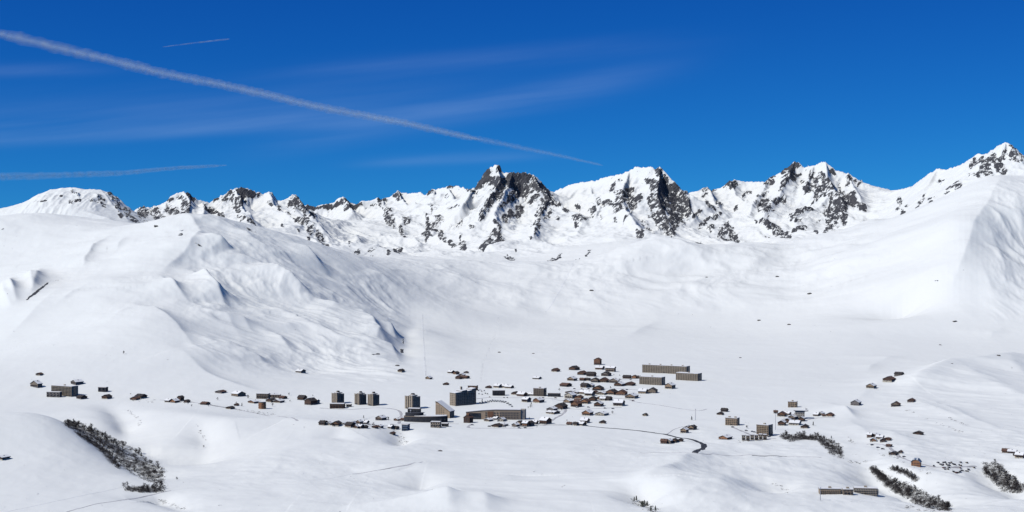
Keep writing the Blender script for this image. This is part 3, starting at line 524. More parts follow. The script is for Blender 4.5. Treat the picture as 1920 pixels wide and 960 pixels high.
RP = [
 (82,378,7,4,-30),(132,379,5,5,0),(114,368,4,2),(145,378,6,3),(190,373,10,4,30),(205,365,7,4,30),(216,372,6,8,30),(222,388,10,6,55),(238,400,14,7,50),(226,405,8,4,40),(195,385,9,4,40),(178,377,10,2.5,0),(140,362,10,2,40),
 (250,410,12,6,45),(268,400,12,14,0),(292,400,10,12),(278,418,22,4,0,.8),(300,412,10,8),(322,397,9,16,-70),(318,376,7,5),(338,374,7,5),(355,366,9,4,30),(348,388,8,12),(362,378,6,5),(340,404,9,5),
 (398,398,14,8,20),(405,377,6,4,-40),(412,404,9,6),(385,392,6,6),(430,368,8,12,20),(422,377,6,8),(442,385,6,14,-20),(458,362,16,8,20),(453,375,8,12,30),(470,366,10,8,20),(446,397,6,5),
 (455,412,10,3,20),(470,420,8,4,35),(476,424,5,4),(484,366,3,6),(552,384,14,14,0,1.1),(560,372,7,7),(565,392,8,6,30),(573,398,6,5),(585,410,8,8,40),(524,396,5,4),(540,402,5,3),(515,365,6,4,40),(505,385,8,2,10),
 (558,414,9,4),(571,420,10,8,40),(582,434,9,9,50),(598,440,9,8),(602,450,8,8,50),(613,458,5,6),(578,450,4,4),(530,426,3,3),(560,436,3,4),(590,390,20,5,0,.9),(612,390,14,5,0,.9),
 (634,384,9,7),(648,378,10,4),(652,394,7,5),(660,388,10,5,30),(672,385,8,4),(712,380,5,10,0),(722,376,5,4),(725,404,7,10),(733,416,9,10),(726,398,10,4),(737,426,5,5),(752,432,5,10,-20),(762,417,8,8,20),(745,368,9,5,-10),(758,442,4,3),(700,386,6,3),
 (800,412,4,9),(813,392,8,6),(812,426,12,10),(822,412,8,8,0),(800,444,9,10),(806,430,10,10),(826,444,6,9),(845,457,12,5,30),(835,452,5,5),(868,461,8,6),(807,362,6,6,-40),(840,354,3,6),(848,350,8,3),(838,370,5,5),(848,388,12,3,0,.8),(862,422,8,3,-50,.8),
 (905,342,9,12,30),(925,340,22,7,0),(912,327,8,6,-50),(935,320,5,6),(895,352,10,4),(880,356,10,2.5),(888,363,8,2),
 (940,350,16,9,10),(958,340,10,16,20),(975,352,20,12,30),(990,340,14,12,30),(978,330,14,6),(1003,350,9,18,-35),(1018,358,9,16,-40),(1032,374,9,12,-40),(1046,382,7,5,30),(920,384,26,8,-52),(935,372,16,6,-45),(905,402,12,6,-55),(945,385,10,5,-50),
 (965,370,24,6,-35),(985,368,18,6,-20),(1000,378,14,5,-35),(1022,382,12,5,10),(1015,395,16,7,-52),(1028,402,16,6,-52,.85),(1006,420,14,6,-60),(1008,432,10,5,-50),(995,445,4,3),(975,388,9,7),
 (948,412,8,10),(958,400,7,7),(972,398,8,8),(930,440,14,9,-40),(920,455,14,9,-35),(938,450,9,9),(905,466,10,5,-30),(868,465,8,5,-20),(884,430,5,5,-45),(930,422,6,5),(862,448,3,6),
 (1060,393,5,8,-50),(1045,410,4,4),(1083,388,4,6,-60),(1082,410,7,12,-65),(1080,424,4,6),(1098,412,6,3,-40),(1110,395,9,6,30),(1122,382,6,6),(1140,383,16,6,10),(1155,390,14,8,20),(1162,378,9,12,-30),
 (1110,405,7,4,-40),(1128,408,4,3),(1150,350,9,4,-60),(1158,340,10,3,-20,.9),(1146,362,4,8,-70),(1172,370,9,18,-75),(1180,358,9,8,-30),(1195,374,12,6,-30),(1186,386,10,5),(1180,394,9,4),(1176,410,12,3,-50),(1155,412,5,4),
 (1236,325,7,10,0),(1224,345,7,14,-75),(1230,360,14,16),(1222,380,9,14),(1240,385,16,18),(1245,355,10,24,0,1.1),(1262,360,12,20,20,1.1),(1262,385,14,22,0,1.1),(1265,410,12,20,0,1.1),(1232,400,16,9),(1245,415,15,10),(1258,430,12,8,30),(1225,410,12,4,20),
 (1280,385,9,28,0,1.1),(1290,395,7,20,0),(1282,372,9,8,30),(1278,418,7,8),(1200,440,9,8),(1215,425,22,5,35,.8),(1240,425,14,5,40,.8),(1252,428,10,8,30),(1272,444,9,5,10),(1290,450,5,3),(1308,455,12,4,10),(1262,450,8,3,30),
 (1325,357,16,4),(1322,370,8,3,-20),(1328,385,4,10,-30),(1336,392,7,3,30),(1307,402,5,15,35),(1316,422,5,14,48),(1333,412,14,4,-30),(1345,382,3,3),(1350,388,5,5),(1333,432,8,7,10),(1353,440,7,14,20),(1365,432,9,12,-20),(1378,448,12,8,40),(1362,450,9,6),(1344,408,4,5),(1350,403,3,2),
 (1372,346,10,6),(1378,350,12,4,-10),(1362,348,5,9,30),(1404,364,5,5,20),(1394,370,3,6,20),(1380,394,5,3,-20),(1436,386,12,16,20),(1425,390,7,12),(1442,398,5,10,20),(1428,370,14,2.5,-25),(1418,382,6,2),
 (1445,342,9,6,-60),(1438,345,4,8,30),(1478,318,14,9,-10),(1490,312,9,7),(1482,335,14,8,-30),(1468,348,10,5,-45),(1495,330,8,6),(1466,372,8,10,30),(1456,380,7,8),(1505,340,5,2),
 (1520,330,9,5,-60),(1516,350,5,5),(1530,338,5,12,30),(1540,330,9,8,-20),(1550,342,9,10),(1520,360,14,6,-30),(1540,358,16,7,-20),(1555,350,10,8),(1510,358,7,5),(1530,368,9,4,-30),(1562,325,8,4,40),
 (1500,400,20,6,-30),(1488,412,10,9),(1515,395,14,5,-25),(1495,420,9,4,-20),(1535,373,20,3,-30),(1550,370,10,3,-10),(1545,384,5,3),
 (1562,380,9,14),(1572,378,12,12,1),(1568,398,12,16),(1552,398,10,14,20),(1580,385,10,22,0,1.1),(1595,375,10,14,20,1.1),(1602,385,12,8,40,1.1),(1615,392,12,7,30,1.1),(1583,410,8,12),(1560,415,14,10,-30),(1555,428,6,12,-50),(1548,440,5,4),(1535,418,8,3,-50),
 (1590,340,4,14,10,.9),(1574,352,4,10),(1565,362,12,4),(1610,345,9,3,-50,.9),(1600,340,8,3),
 (1440,425,14,7,20),(1455,432,12,6,20),(1470,440,12,6,10),(1480,445,5,4),(1495,435,14,4,-25),(1508,432,8,5),(1430,420,6,8),(1440,443,6,2.5),(1530,437,5,6),(1522,446,10,1.5),(1417,420,3,3),(1450,400,3,3),
 (1687,378,6,7,-20),(1683,392,3,5),(1694,400,4,8,-20),(1680,410,10,2.5,-20),(1672,413,5,3),(1720,390,12,3,-60),(1728,378,14,3,-55),(1712,400,6,2.5,-40),(1700,388,4,2),(1742,382,9,3,-30),(1765,341,9,2.5,-20),(1790,348,12,4,-45),(1797,352,8,4,-40),(1780,352,8,2,-30),
 (1745,372,8,2,-20),(1776,362,8,2,-30),
 (1826,306,8,8,-60),(1820,312,4,7),(1840,305,8,10),(1848,318,12,12),(1852,328,10,6),(1838,325,7,5),(1858,300,9,9,-50),(1872,308,9,16,0),(1875,320,9,9),(1882,322,6,4),(1862,292,8,6,-50),(1898,288,6,12,20),(1908,296,9,12,20),(1915,300,6,7),(1900,278,9,4,30),(1834,333,4,3),(1822,330,12,2.5,0,.7),(1884,290,5,8),
 (658,460,3,5),(670,474,6,6,-20),(698,472,9,2,-5),(700,481,9,2,0),(718,466,9,3,20),(745,471,9,7),(738,467,8,3,20),(728,476,6,3),
 (960,485,9,5),(968,470,5,3,-50),(950,482,4,3),(1038,486,14,3,-15),(1050,480,6,3,-50),(1105,472,6,3,-50),(1118,484,7,4),(1128,483,5,4),(1085,487,6,1.5),(1100,480,3,2),
]
PXB = CX + F * XB / YB; ROWB = HZ - F * ZB / YB
rk = patchmask([(q[0], q[1], q[2] * 1.18, q[3] * 1.18) + tuple(q[4:]) for q in RP], PXB, ROWB, YB, 1.9)
gy, gx = np.gradient(ZB); dyv = np.gradient(YB, axis=0); dxv = np.gradient(XB, axis=1)
sl_ = np.hypot(gy / dyv, gx / dxv)
rockB = 0.765 * rk + 0.32 * sstep(0.75, 1.6, sl_) * sstep(15, 70, TB) - 0.12
det = fbm(XB / 110, YB / 110, 5, 0.55, True); det2 = fbm(XB / 38, YB / 38, 3, 0.6, True)
mt = sstep(4, 50, TB)
ZB += mt * (1 - 0.45 * sstep(0, 1, 0)) * (14 * (det - 0.35) * (0.6 + 0.9 * rk) + 7 * rk * (det2 - 0.3)) + (1 - mt) * 2 * det
wbx = 70 * noise(XB / 260, YB / 260 + 3); wby = 70 * noise(XB / 260 + 8, YB / 260)
big = fbm((XB + 0.35 * YB + wbx) / 270, (YB + wby) / 420, 5, 0.5, True)
zjag = sstep(190, 240, PXB)
zone = sstep(235, 330, PXB) * (1 - sstep(1640, 1720, PXB)) * sstep(15, 130, DCR) * sstep(6900, 7250, YB) * (1 - 0.55 * np.exp(-((PXB - 1110) / 60) ** 2) * (YB < 8000))
ZB += zone * 40 * (big - 0.45)
ZB += 7.0 * np.exp(-DCR / 22) * zjag * fbm(XB / 24, YB / 24, 3, 0.6, True)
MAT_FAR = terrain_material('rock_and_snow', 26.0, True)
MAT_NEAR = terrain_material('snow_field', 18.0, False)
grid_mesh('mountain_terrain', XB, YB, ZB, MAT_FAR, {'rock': rockB, 'dirt': np.zeros_like(rockB)})
grid_mesh('snow_ground', XA, YA, ZA, MAT_NEAR, {'rock': rockA, 'dirt': dirtA})
# ------------------------------------------------------------------ standing things on the ground
def ground_z(x, y):
    fi = (math.log(y) - math.log(yA[0])) / (math.log(yA[1]) - math.log(yA[0])); fj = (x / y - uA[0]) / (uA[1] - uA[0])
    i = int(min(max(fi, 0), len(yA) - 2)); j = int(min(max(fj, 0), len(uA) - 2)); a = min(max(fi - i, 0), 1); b = min(max(fj - j, 0), 1)
    return float((ZA[i, j] * (1 - b) + ZA[i, j + 1] * b) * (1 - a) + (ZA[i + 1, j] * (1 - b) + ZA[i + 1, j + 1] * b) * a)
def ground(px, row):
    """the nearest point of the snow seen at (px, row)"""
    u = (px - CX) / F; j = int(np.clip((u - uA[0]) / (uA[1] - uA[0]), 0, len(uA) - 2)); b = (u - uA[j]) / (uA[1] - uA[0])
    z = ZA[:, j] * (1 - b) + ZA[:, j + 1] * b
    r = HZ - F * z / yA
    k = np.nonzero(r <= row)[0]
    k = int(k[0]) if len(k) else len(yA) - 1
    if k == 0: y = yA[0]
    else:
        t = (r[k - 1] - row) / max(r[k - 1] - r[k], 1e-6); y = yA[k - 1] + t * (yA[k] - yA[k - 1])
    return Vector((u * y, y, ground_z(u * y, y)))

def simple_mat(name, col, rough=0.8, var=0.25, scale=0.6, stretch=(1, 1, 1), spec=0.3):
    m = NT(name); v = m.coord(stretch)
    n = m.noise(scale, 4, 0.6, v)
    lo = tuple(c * (1 - var) for c in col); hi = tuple(min(1, c * (1 + var)) for c in col)
    mr = m.n('ShaderNodeMapRange'); mr.inputs[1].default_value = 0.35; mr.inputs[2].default_value = 0.65; m.l(n, mr.inputs[0])
    m.l(m.mix(mr.outputs[0], lo, hi), m.b.inputs['Base Color']); m.b.inputs['Roughness'].default_value = rough
    m.b.inputs['Specular IOR Level'].default_value = spec
    return m.m
M = {
 'concrete': simple_mat('grey_concrete', (0.46, 0.385, 0.285), 0.8, 0.15), 'render': simple_mat('beige_render', (0.52, 0.40, 0.27), 0.8, 0.15),
 'pale': simple_mat('pale_render', (0.50, 0.46, 0.38)), 'greybrown': simple_mat('weathered_boards', (0.29, 0.24, 0.185)),
 'wood': simple_mat('brown_timber', (0.25, 0.135, 0.08), 0.8, 0.3, 0.8, (1, 1, 6)), 'darkwood': simple_mat('dark_timber', (0.11, 0.072, 0.055), 0.8, 0.3, 0.8, (1, 1, 6)),
 'orange': simple_mat('varnished_larch', (0.42, 0.215, 0.11), 0.7, 0.25, 0.8, (1, 1, 6)), 'tan': simple_mat('pale_timber', (0.42, 0.31, 0.20), 0.8, 0.25, 0.8, (1, 1, 6)),
 'cream': simple_mat('cream_plaster', (0.60, 0.55, 0.43)), 'stone': simple_mat('stone_wall', (0.24, 0.22, 0.20), 0.9, 0.4, 1.2),
 'roof': simple_mat('dark_roofing', (0.055, 0.048, 0.045)), 'rustroof': simple_mat('brown_roofing', (0.13, 0.075, 0.055)),
 'glass': simple_mat('window_glass', (0.03, 0.04, 0.055), 0.15, 0.3, 0.5, (1, 1, 1), 0.6), 'frame': simple_mat('balcony_concrete', (0.46, 0.40, 0.31), 0.8, 0.15), 'piste': simple_mat('groomed_snow', (0.83, 0.85, 0.82), 0.8, 0.06, 0.1),
 'snow': simple_mat('roof_snow', (0.87, 0.88, 0.86), 0.8, 0.03, 0.2), 'metal': simple_mat('painted_metal', (0.55, 0.56, 0.57), 0.5, 0.1),
 'dark': simple_mat('dark_cladding', (0.06, 0.063, 0.07)), 'blue': simple_mat('blue_cladding', (0.20, 0.27, 0.36)), 'yellow': simple_mat('yellow_paint', (0.55, 0.42, 0.12)),
 'asphalt': simple_mat('wet_asphalt', (0.045, 0.047, 0.052), 0.7, 0.3, 0.15), 'packed': simple_mat('packed_dirty_snow', (0.50, 0.50, 0.50), 0.8, 0.22, 0.05),
 'bark': simple_mat('bark', (0.075, 0.062, 0.052), 0.9, 0.3, 2.0), 'twig': simple_mat('bare_twigs', (0.055, 0.048, 0.047), 0.9, 0.45, 0.25), 'needle': simple_mat('needles', (0.035, 0.05, 0.03), 0.9, 0.4, 0.4),
 'rock': simple_mat('boulder_rock', (0.13, 0.12, 0.11), 0.9, 0.4, 0.8),
}
class MB:
    def __init__(s): s.v = []; s.f = []; s.mi = []
    def add(s, vs, fs, mi=0):
        n = len(s.v); s.v += [tuple(v) for v in vs]; s.f += [tuple(n + i for i in f) for f in fs]; s.mi += [mi] * len(fs); return s
    def box(s, x0, x1, y0, y1, z0, z1, mi=0):
        return s.add([(x0, y0, z0), (x1, y0, z0), (x1, y1, z0), (x0, y1, z0), (x0, y0, z1), (x1, y0, z1), (x1, y1, z1), (x0, y1, z1)],
                     [(0, 3, 2, 1), (4, 5, 6, 7), (0, 1, 5, 4), (1, 2, 6, 5), (2, 3, 7, 6), (3, 0, 4, 7)], mi)
    def prism(s, pts, y0, y1, mi=0):         # pts (x,z) counter-clockwise seen from -y, extruded along y
        n = len(pts); vs = [(x, y0, z) for x, z in pts] + [(x, y1, z) for x, z in pts]
        return s.add(vs, [tuple(range(n)), tuple(range(2 * n - 1, n - 1, -1))] + [(i, i + n, (i + 1) % n + n, (i + 1) % n) for i in range(n)], mi)
    def column(s, pts, z0, z1, mi=0):        # pts (x,y) counter-clockwise seen from above
        n = len(pts); vs = [(x, y, z0) for x, y in pts] + [(x, y, z1) for x, y in pts]
        return s.add(vs, [tuple(range(n - 1, -1, -1)), tuple(range(n, 2 * n))] + [(i, (i + 1) % n, (i + 1) % n + n, i + n) for i in range(n)], mi)
    def tube(s, a, b, r0, r1, k=6, mi=0):
        a = Vector(a); b = Vector(b); d = (b - a).normalized(); u = d.orthogonal().normalized(); w = d.cross(u)
        vs = []
        for p, r in ((a, r0), (b, r1)):
            for i in range(k): t = 2 * math.pi * i / k; vs.append(p + (u * math.cos(t) + w * math.sin(t)) * r)
        return s.add(vs, [tuple(range(k - 1, -1, -1)), tuple(range(k, 2 * k))] + [(i, (i + 1) % k, (i + 1) % k + k, i + k) for i in range(k)], mi)
    def build(s, name, mats, parent=None, smooth=False, loc=None, rz=0):
        me = bpy.data.meshes.new(name); me.from_pydata(s.v, [], s.f)
        for m in (mats if isinstance(mats, (list, tuple)) else [mats]): me.materials.append(m)
        me.polygons.foreach_set('material_index', s.mi)
        if smooth: me.polygons.foreach_set('use_smooth', [True] * len(s.f))
        me.update(); o = bpy.data.objects.new(name, me); COL.objects.link(o)
        if parent: o.parent = parent
        if loc is not None: o.location = loc; o.rotation_euler = (0, 0, rz)
        return o
def tag(o, label, cat, group=None, kind=None):
    if label: o['label'] = label
    if cat: o['category'] = cat
    if group: o['group'] = group
    if kind: o['kind'] = kind
    return o
def thing(name, label, cat, loc, rz=0, group=None):
    o = bpy.data.objects.new(name, None); o.empty_display_size = 1; COL.objects.link(o)
    o.location = loc; o.rotation_euler = (0, 0, rz); tag(o, label, cat, group); return o
def copy_thing(o, parent=None):
    c_ = o.copy(); COL.objects.link(c_); c_.parent = parent
    for ch in [x for x in o.children]: copy_thing(ch, c_)
    return c_
RND = random.Random(5)

# ---- roads and tracks, draped over the snow
def road(name, pts, width, mat, lift=0.25):
    P3 = [ground(*p[:2]) for p in pts]; ws = [p[2] if len(p) > 2 else width for p in pts]
    out = []
    for i in range(len(P3) - 1):             # Catmull-Rom in plan
        p0, p1, p2, p3 = P3[max(i - 1, 0)], P3[i], P3[i + 1], P3[min(i + 2, len(P3) - 1)]
        n = max(2, int((p2 - p1).length / 5))
        for k in range(n + (i == len(P3) - 2)):
            t = k / n
            q = 0.5 * ((2 * p1) + (p2 - p0) * t + (2 * p0 - 5 * p1 + 4 * p2 - p3) * t * t + (3 * p1 - p0 - 3 * p2 + p3) * t ** 3)
            out.append((q.x, q.y, ws[i] * (1 - t) + ws[i + 1] * t))
    mb = MB(); vs = []; nac = 5
    for i, (x, y, w) in enumerate(out):
        a = out[max(i - 1, 0)]; b = out[min(i + 1, len(out) - 1)]; dx, dy = b[0] - a[0], b[1] - a[1]; L = math.hypot(dx, dy) + 1e-6
        w *= 1 + 0.25 * math.sin(i * 0.7) * math.sin(i * 0.23)
        for k in range(nac):
            s_ = (k / (nac - 1) - 0.5) * w; X = x - dy / L * s_; Y = y + dx / L * s_; vs.append((X, Y, ground_z(X, Y) + lift * (1 if 0 < k < nac - 1 else -0.6)))
    fs = [(i * nac + k, i * nac + k + 1, (i + 1) * nac + k + 1, (i + 1) * nac + k) for i in range(len(out) - 1) for k in range(nac - 1)]
    mb.add(vs, fs); o = mb.build(name, mat, smooth=True); o['kind'] = 'structure'; return o
road('road', [(1088,797,4),(1130,802,5),(1200,808,6),(1250,815,7),(1285,822,8),(1305,827,9),(1317,832,10),(1320,837,11),(1314,843,11),(1303,849,11)], 8, M['asphalt'], 0.4)
road('road', [(1200,849),(1250,849),(1303,850),(1345,852),(1400,853),(1460,855),(1540,858)], 3.0, M['packed'])
road('road', [(1410,854),(1440,855),(1475,856)], 4.5, M['asphalt'])
road('road', [(300,750),(345,752),(378,757),(438,766),(470,773),(520,780),(558,789)], 5, M['packed'])
road('road', [(372,757),(395,760),(425,765),(445,768)], 3.5, M['asphalt'])
road('road', [(600,793),(650,797),(700,799),(745,795),(800,793),(860,795)], 5, M['packed'])
road('path', [(660,889,3),(690,885,4),(720,880,5),(745,875,5),(770,870,4),(792,866,2)], 4, M['packed'])
road('path', [(310,921),(380,914),(450,909),(530,905),(600,899),(660,889)], 2.2, M['piste'])
road('path', [(-10,968),(20,958),(80,945),(150,930),(200,920),(240,911)], 3, M['piste'])
road('path', [(125,960),(180,945),(215,940),(240,936),(275,930),(320,920)], 3.0, M['packed'])
road('path', [(800,866),(900,862),(1000,858),(1100,853),(1200,849)], 2.5, M['piste'])
road('path', [(1250,815),(1262,806),(1280,800)], 2.5, M['packed'])
road('path', [(1325,767),(1305,770),(1250,762),(1200,755),(1180,750)], 4, M['packed'])
road('path', [(960,796),(1010,797),(1060,797),(1090,797)], 4, M['asphalt'])
for pts in ([(1063,710),(1100,709),(1150,711),(1200,713)],[(1055,729),(1100,730),(1145,728),(1195,731)],[(980,746),(1030,747),(1060,751),(1120,745),(1190,750)],[(1040,760),(1075,767),(1120,766),(1165,764)],
            [(1020,798),(1040,785),(1060,771),(1058,752),(1070,742)],[(893,748),(920,745),(950,746),(980,746)],[(600,765),(650,768),(715,765),(750,772),(748,794)],[(885,795),(880,802),(930,803),(1000,803)],
            [(1470,784),(1500,789),(1530,784),(1565,783)],[(1375,802),(1420,820),(1455,822)],[(1625,833),(1660,835),(1700,862),(1760,876),(1830,874)]):
    road('village_lane', pts, 6.5, M['packed'], .2)
# groomed ski runs: faint pressed bands
road('ski_run', [(792,590,5),(793,620,6),(795,660,7),(798,704,8)], 6, M['piste'], 0.2)
road('ski_run', [(1022,585,6),(1040,560,8),(1060,525,9),(1075,497,9)], 8, M['piste'], 0.2)

# ---- chalets
WINDOW_CACHE = {}
def chalet(px, row, w_px, h_px, wall, roof, label, group, yaw=None, along=None, name='chalet'):
    g = ground(px, row); s = g.y / F; w = w_px * s * 1.08; h = h_px * s * 1.12
    rr = random.Random(int(px * 131 + row))
    yaw = R(-18 - rr.random() * 22) if yaw is None else R(yaw)
    ridge_y = rr.random() < 0.6 if along is None else along          # gable faces the valley
    w *= 0.97; dd = w * (0.95 + 0.25 * rr.random()) if w < 20 else min(w * 0.5, 16)
    g.y += dd * 0.35; g.z = ground_z(g.x, g.y)
    t = thing(name, label, 'chalet' if name == 'chalet' else name.replace('_', ' '), g, yaw, group)
    span = w if ridge_y else dd; rise = min(span * 0.27, h * 0.45); hw = max(h * 0.95 - rise, 2.6)
    W2, D2 = w / 2, dd / 2; half = span / 2; ln = (D2 if ridge_y else W2)
    def put(mb, nm, mat, par):
        if not ridge_y: mb.v = [(y, -x, z) for x, y, z in mb.v]
        return mb.build(nm, mat, par)
    mb = MB().prism([(-half, -4), (half, -4), (half, hw), (0, hw + rise), (-half, hw)], -ln, ln); put(mb, 'wall', M[wall], t)
    mb = MB().box(-half - .12, half + .12, -ln - .12, ln + .12, -4, min(2.2, hw * .35)); put(mb, 'plinth', M['stone' if rr.random() < .6 else 'cream'], t)
    o = 0.9; k = rise / half; th = 0.35
    def vee(oo, l, z0, z1, side=0):
        m_ = MB()
        if side <= 0: m_.prism([(-half - oo, hw - k * oo + z0), (0, hw + rise + z0), (0, hw + rise + z1), (-half - oo, hw - k * oo + z1)], -l, l)
        if side >= 0: m_.prism([(0, hw + rise + z0), (half + oo, hw - k * oo + z0), (half + oo, hw - k * oo + z1), (0, hw + rise + z1)], -l, l)
        return m_
    ro = put(vee(o, ln + o, 0.02, th), 'roof', M['roof' if rr.random() < .6 else 'rustroof'], t)
    if roof != 'bare': put(vee(o - .12, ln + o - .12, th + .01, th + .55, 0 if roof == 'snow' else (-1 if rr.random() < .5 else 1)), 'snow_cover', M['snow'], ro)
    cx = half * 0.35; put(MB().box(cx - .5, cx + .5, -.5, .5, hw, hw + rise + 1.0), 'chimney', M['stone'], ro)
    nf = max(1, int((hw - 1.0) / 2.6)); nc = 2 if w < 14 else 3
    for fl in range(min(nf, 3)):
        for c_ in range(nc):
            x = (c_ + .5) / nc * w * .8 - w * .4
            MB().box(x - .7, x + .7, -D2 - .16, -D2 + .05, 1.0 + fl * 2.6, 2.2 + fl * 2.6).build('window', M['glass'], t)
    MB().box(W2 - .05, W2 + .16, -.8, .6, 1.2, 2.6).build('window', M['glass'], t)
    MB().box(-W2 * .2, -W2 * .2 + 1.1, -D2 - .2, -D2 + .05, -.4, .92).build('door', M['darkwood'], t)
    if hw > 4 and rr.random() < .75:
        bz = 2.9; MB().box(-W2 * .9, W2 * .9, -D2 - 1.3, -D2 - .17, bz, bz + .15).box(-W2 * .9, W2 * .9, -D2 - 1.35, -D2 - 1.25, bz + .15, bz + 1.0).build('balcony', M['darkwood' if wall != 'darkwood' else 'wood'], t)
    return t
ORD = ['first', 'second', 'third', 'fourth', 'fifth', 'sixth', 'seventh', 'eighth', 'ninth', 'tenth', 'eleventh', 'twelfth', 'thirteenth']
CN = {'wood': 'brown timber', 'darkwood': 'dark timber', 'orange': 'orange-brown timber', 'tan': 'tan timber', 'cream': 'cream plastered', 'stone': 'grey stone', 'greybrown': 'grey-brown boarded', 'pale': 'pale rendered', 'dark': 'dark clad', 'render': 'beige rendered'}
RN = {'snow': 'snow-covered roof', 'bare': 'bare dark roof', 'half': 'half-cleared snowy roof'}
def chalet_row(where, group, lst):
    lst = sorted(lst, key=lambda q: q[0])
    for i, q in enumerate(lst):
        px, row, w, h, wall, roof = q[:6]
        lab = '%s chalet, %s from left %s' % (CN[wall], ORD[i], where) if len(lst) > 1 else '%s chalet %s' % (CN[wall], where)
        chalet(px, row, w, h, wall, roof, lab, group, *(q[6:]))
W_, D_, O_, T_, C_, S_, G_ = 'wood', 'darkwood', 'orange', 'tan', 'cream', 'stone', 'greybrown'
chalet_row('in the top row of the hillside village', 'hillside village chalets', [
 (1042,697,11,6,D_,'bare'),(1077,694,14,7,D_,'half'),(1092,703,13,7,D_,'bare'),(1109,706,14,8,W_,'bare'),(1121,684,11,12,W_,'bare'),(1125,693,13,6,D_,'snow'),(1137,705,14,7,S_,'half'),(1145,697,17,9,G_,'snow')])
chalet_row('in the second row of the hillside village', 'hillside village chalets', [
 (1073,714,13,7,T_,'snow'),(1092,714,8,5,D_,'bare'),(1102,714,8,5,D_,'bare'),(1116,717,13,8,G_,'bare'),(1133,717,14,8,D_,'half'),(1152,718,17,8,G_,'snow'),(1176,710,13,6,W_,'bare'),(1190,710,8,6,O_,'bare'),(1198,710,7,5,W_,'bare')])
chalet_row('in the third row of the hillside village', 'hillside village chalets', [
 (1061,725,15,6,D_,'half'),(1097,727,12,8,T_,'bare'),(1108,726,10,6,S_,'half'),(1122,732,16,8,W_,'bare'),(1162,724,15,7,D_,'half'),(1181,723,16,6,D_,'bare')])
chalet_row('in the fourth row of the hillside village', 'hillside village chalets', [
 (1074,738,24,5,D_,'snow'),(1070,747,16,10,C_,'snow'),(1086,748,12,6,W_,'bare'),(1095,739,11,7,D_,'half'),(1106,742,14,8,G_,'half'),(1116,739,10,6,D_,'bare'),(1130,740,14,5,G_,'snow'),(1148,740,16,9,W_,'bare'),(1166,741,17,9,W_,'bare'),(1185,747,18,8,T_,'snow'),(1206,738,14,8,T_,'snow')])
chalet_row('in the fifth row of the hillside village', 'hillside village chalets', [
 (987,754,12,8,S_,'snow'),(1010,755,14,8,W_,'half'),(1066,755,13,6,T_,'half'),(1084,756,12,7,W_,'bare'),(1098,757,14,8,O_,'half'),(1112,752,12,8,D_,'bare'),(1125,749,10,5,W_,'bare'),(1131,751,10,6,C_,'snow'),(1140,751,12,7,O_,'bare'),(1161,761,17,10,S_,'half')])
chalet_row('in the sixth row of the hillside village', 'hillside village chalets', [
 (1035,770,14,6,S_,'half'),(1052,767,17,10,D_,'bare'),(1081,763,15,10,W_,'bare'),(1123,762,13,8,D_,'half'),(1102,779,15,9,O_,'snow'),(1129,779,18,6,C_,'snow')])
chalet_row('along the road below the hillside village', 'hillside village chalets', [
 (1037,776,18,4,W_,'snow'),(1097,793,13,8,O_,'half'),(1130,794,10,5,D_,'bare'),(1023,795,15,11,W_,'half'),(1068,797,8,5,S_,'bare'),(1080,798,8,6,T_,'bare'),(1091,798,12,6,D_,'half')])
chalet_row('near the twin-height grey apartment slab', 'chalets beside the long slabs', [(1224,737,15,9,G_,'half'),(1257,729,14,10,T_,'half'),(1210,780,7,4,T_,'bare')])
chalet_row('beside the parking in mid village', 'mid village chalets', [
 (979,743,14,7,'wood','half'),(966,740,10,5,D_,'bare'),(998,742,12,5,C_,'snow'),(934,727,12,6,T_,'half'),(946,727,11,6,T_,'snow'),(916,728,9,4,D_,'bare'),(955,728,12,5,W_,'half')])
chalet_row('in the isolated group above the resort centre', 'isolated chalets above the centre', [
 (846,700,9,5,D_,'half'),(855,702,8,5,W_,'bare'),(860,711,9,6,D_,'half'),(866,708,9,7,G_,'snow'),(873,710,10,5,D_,'bare'),(874,700,7,3,S_,'bare')])
chalet_row('below the resort centre front', 'chalets below the centre', [
 (967,800,10,6,G_,'snow'),(975,798,9,8,T_,'half'),(986,800,10,9,W_,'half'),(994,799,11,9,G_,'bare'),(1003,795,9,6,W_,'snow'),(932,801,14,6,D_,'bare'),(944,799,11,4,D_,'half'),(916,790,11,5,G_,'snow'),(930,787,8,5,C_,'snow'),(941,790,10,6,C_,'snow')])
chalet_row('in the line under the grey towers', 'chalets under the towers', [
 (606,797,12,7,W_,'bare'),(617,797,8,4,C_,'snow'),(631,799,13,8,W_,'bare'),(656,801,13,8,'wood','half'),(674,795,9,7,T_,'snow'),(684,795,11,6,G_,'snow'),(668,803,9,5,W_,'half'),(676,803,8,6,O_,'snow'),(684,803,8,4,D_,'bare')])
chalet_row('between the towers and the wedge building', 'chalets by the centre', [(714,788,14,8,G_,'half'),(745,789,9,4,W_,'snow'),(757,789,9,4,W_,'half'),(703,803,8,4,D_,'bare'),(712,802,9,4,S_,'snow'),(733,804,8,6,G_,'snow'),(742,805,8,5,W_,'half'),(736,815,7,4,D_,'bare')])
chalet_row('along the left roadside hamlet', 'left roadside chalets', [
 (67,726,20,11,G_,'snow'),(73,704,9,4,D_,'bare'),(143,721,15,7,S_,'half'),(152,748,13,6,D_,'bare'),(199,748,12,7,D_,'bare'),(252,750,12,5,W_,'half'),(263,747,15,7,D_,'half'),(316,754,10,5,T_,'snow'),(327,755,11,6,O_,'half'),(338,752,9,9,D_,'bare'),(350,755,8,5,D_,'bare')])
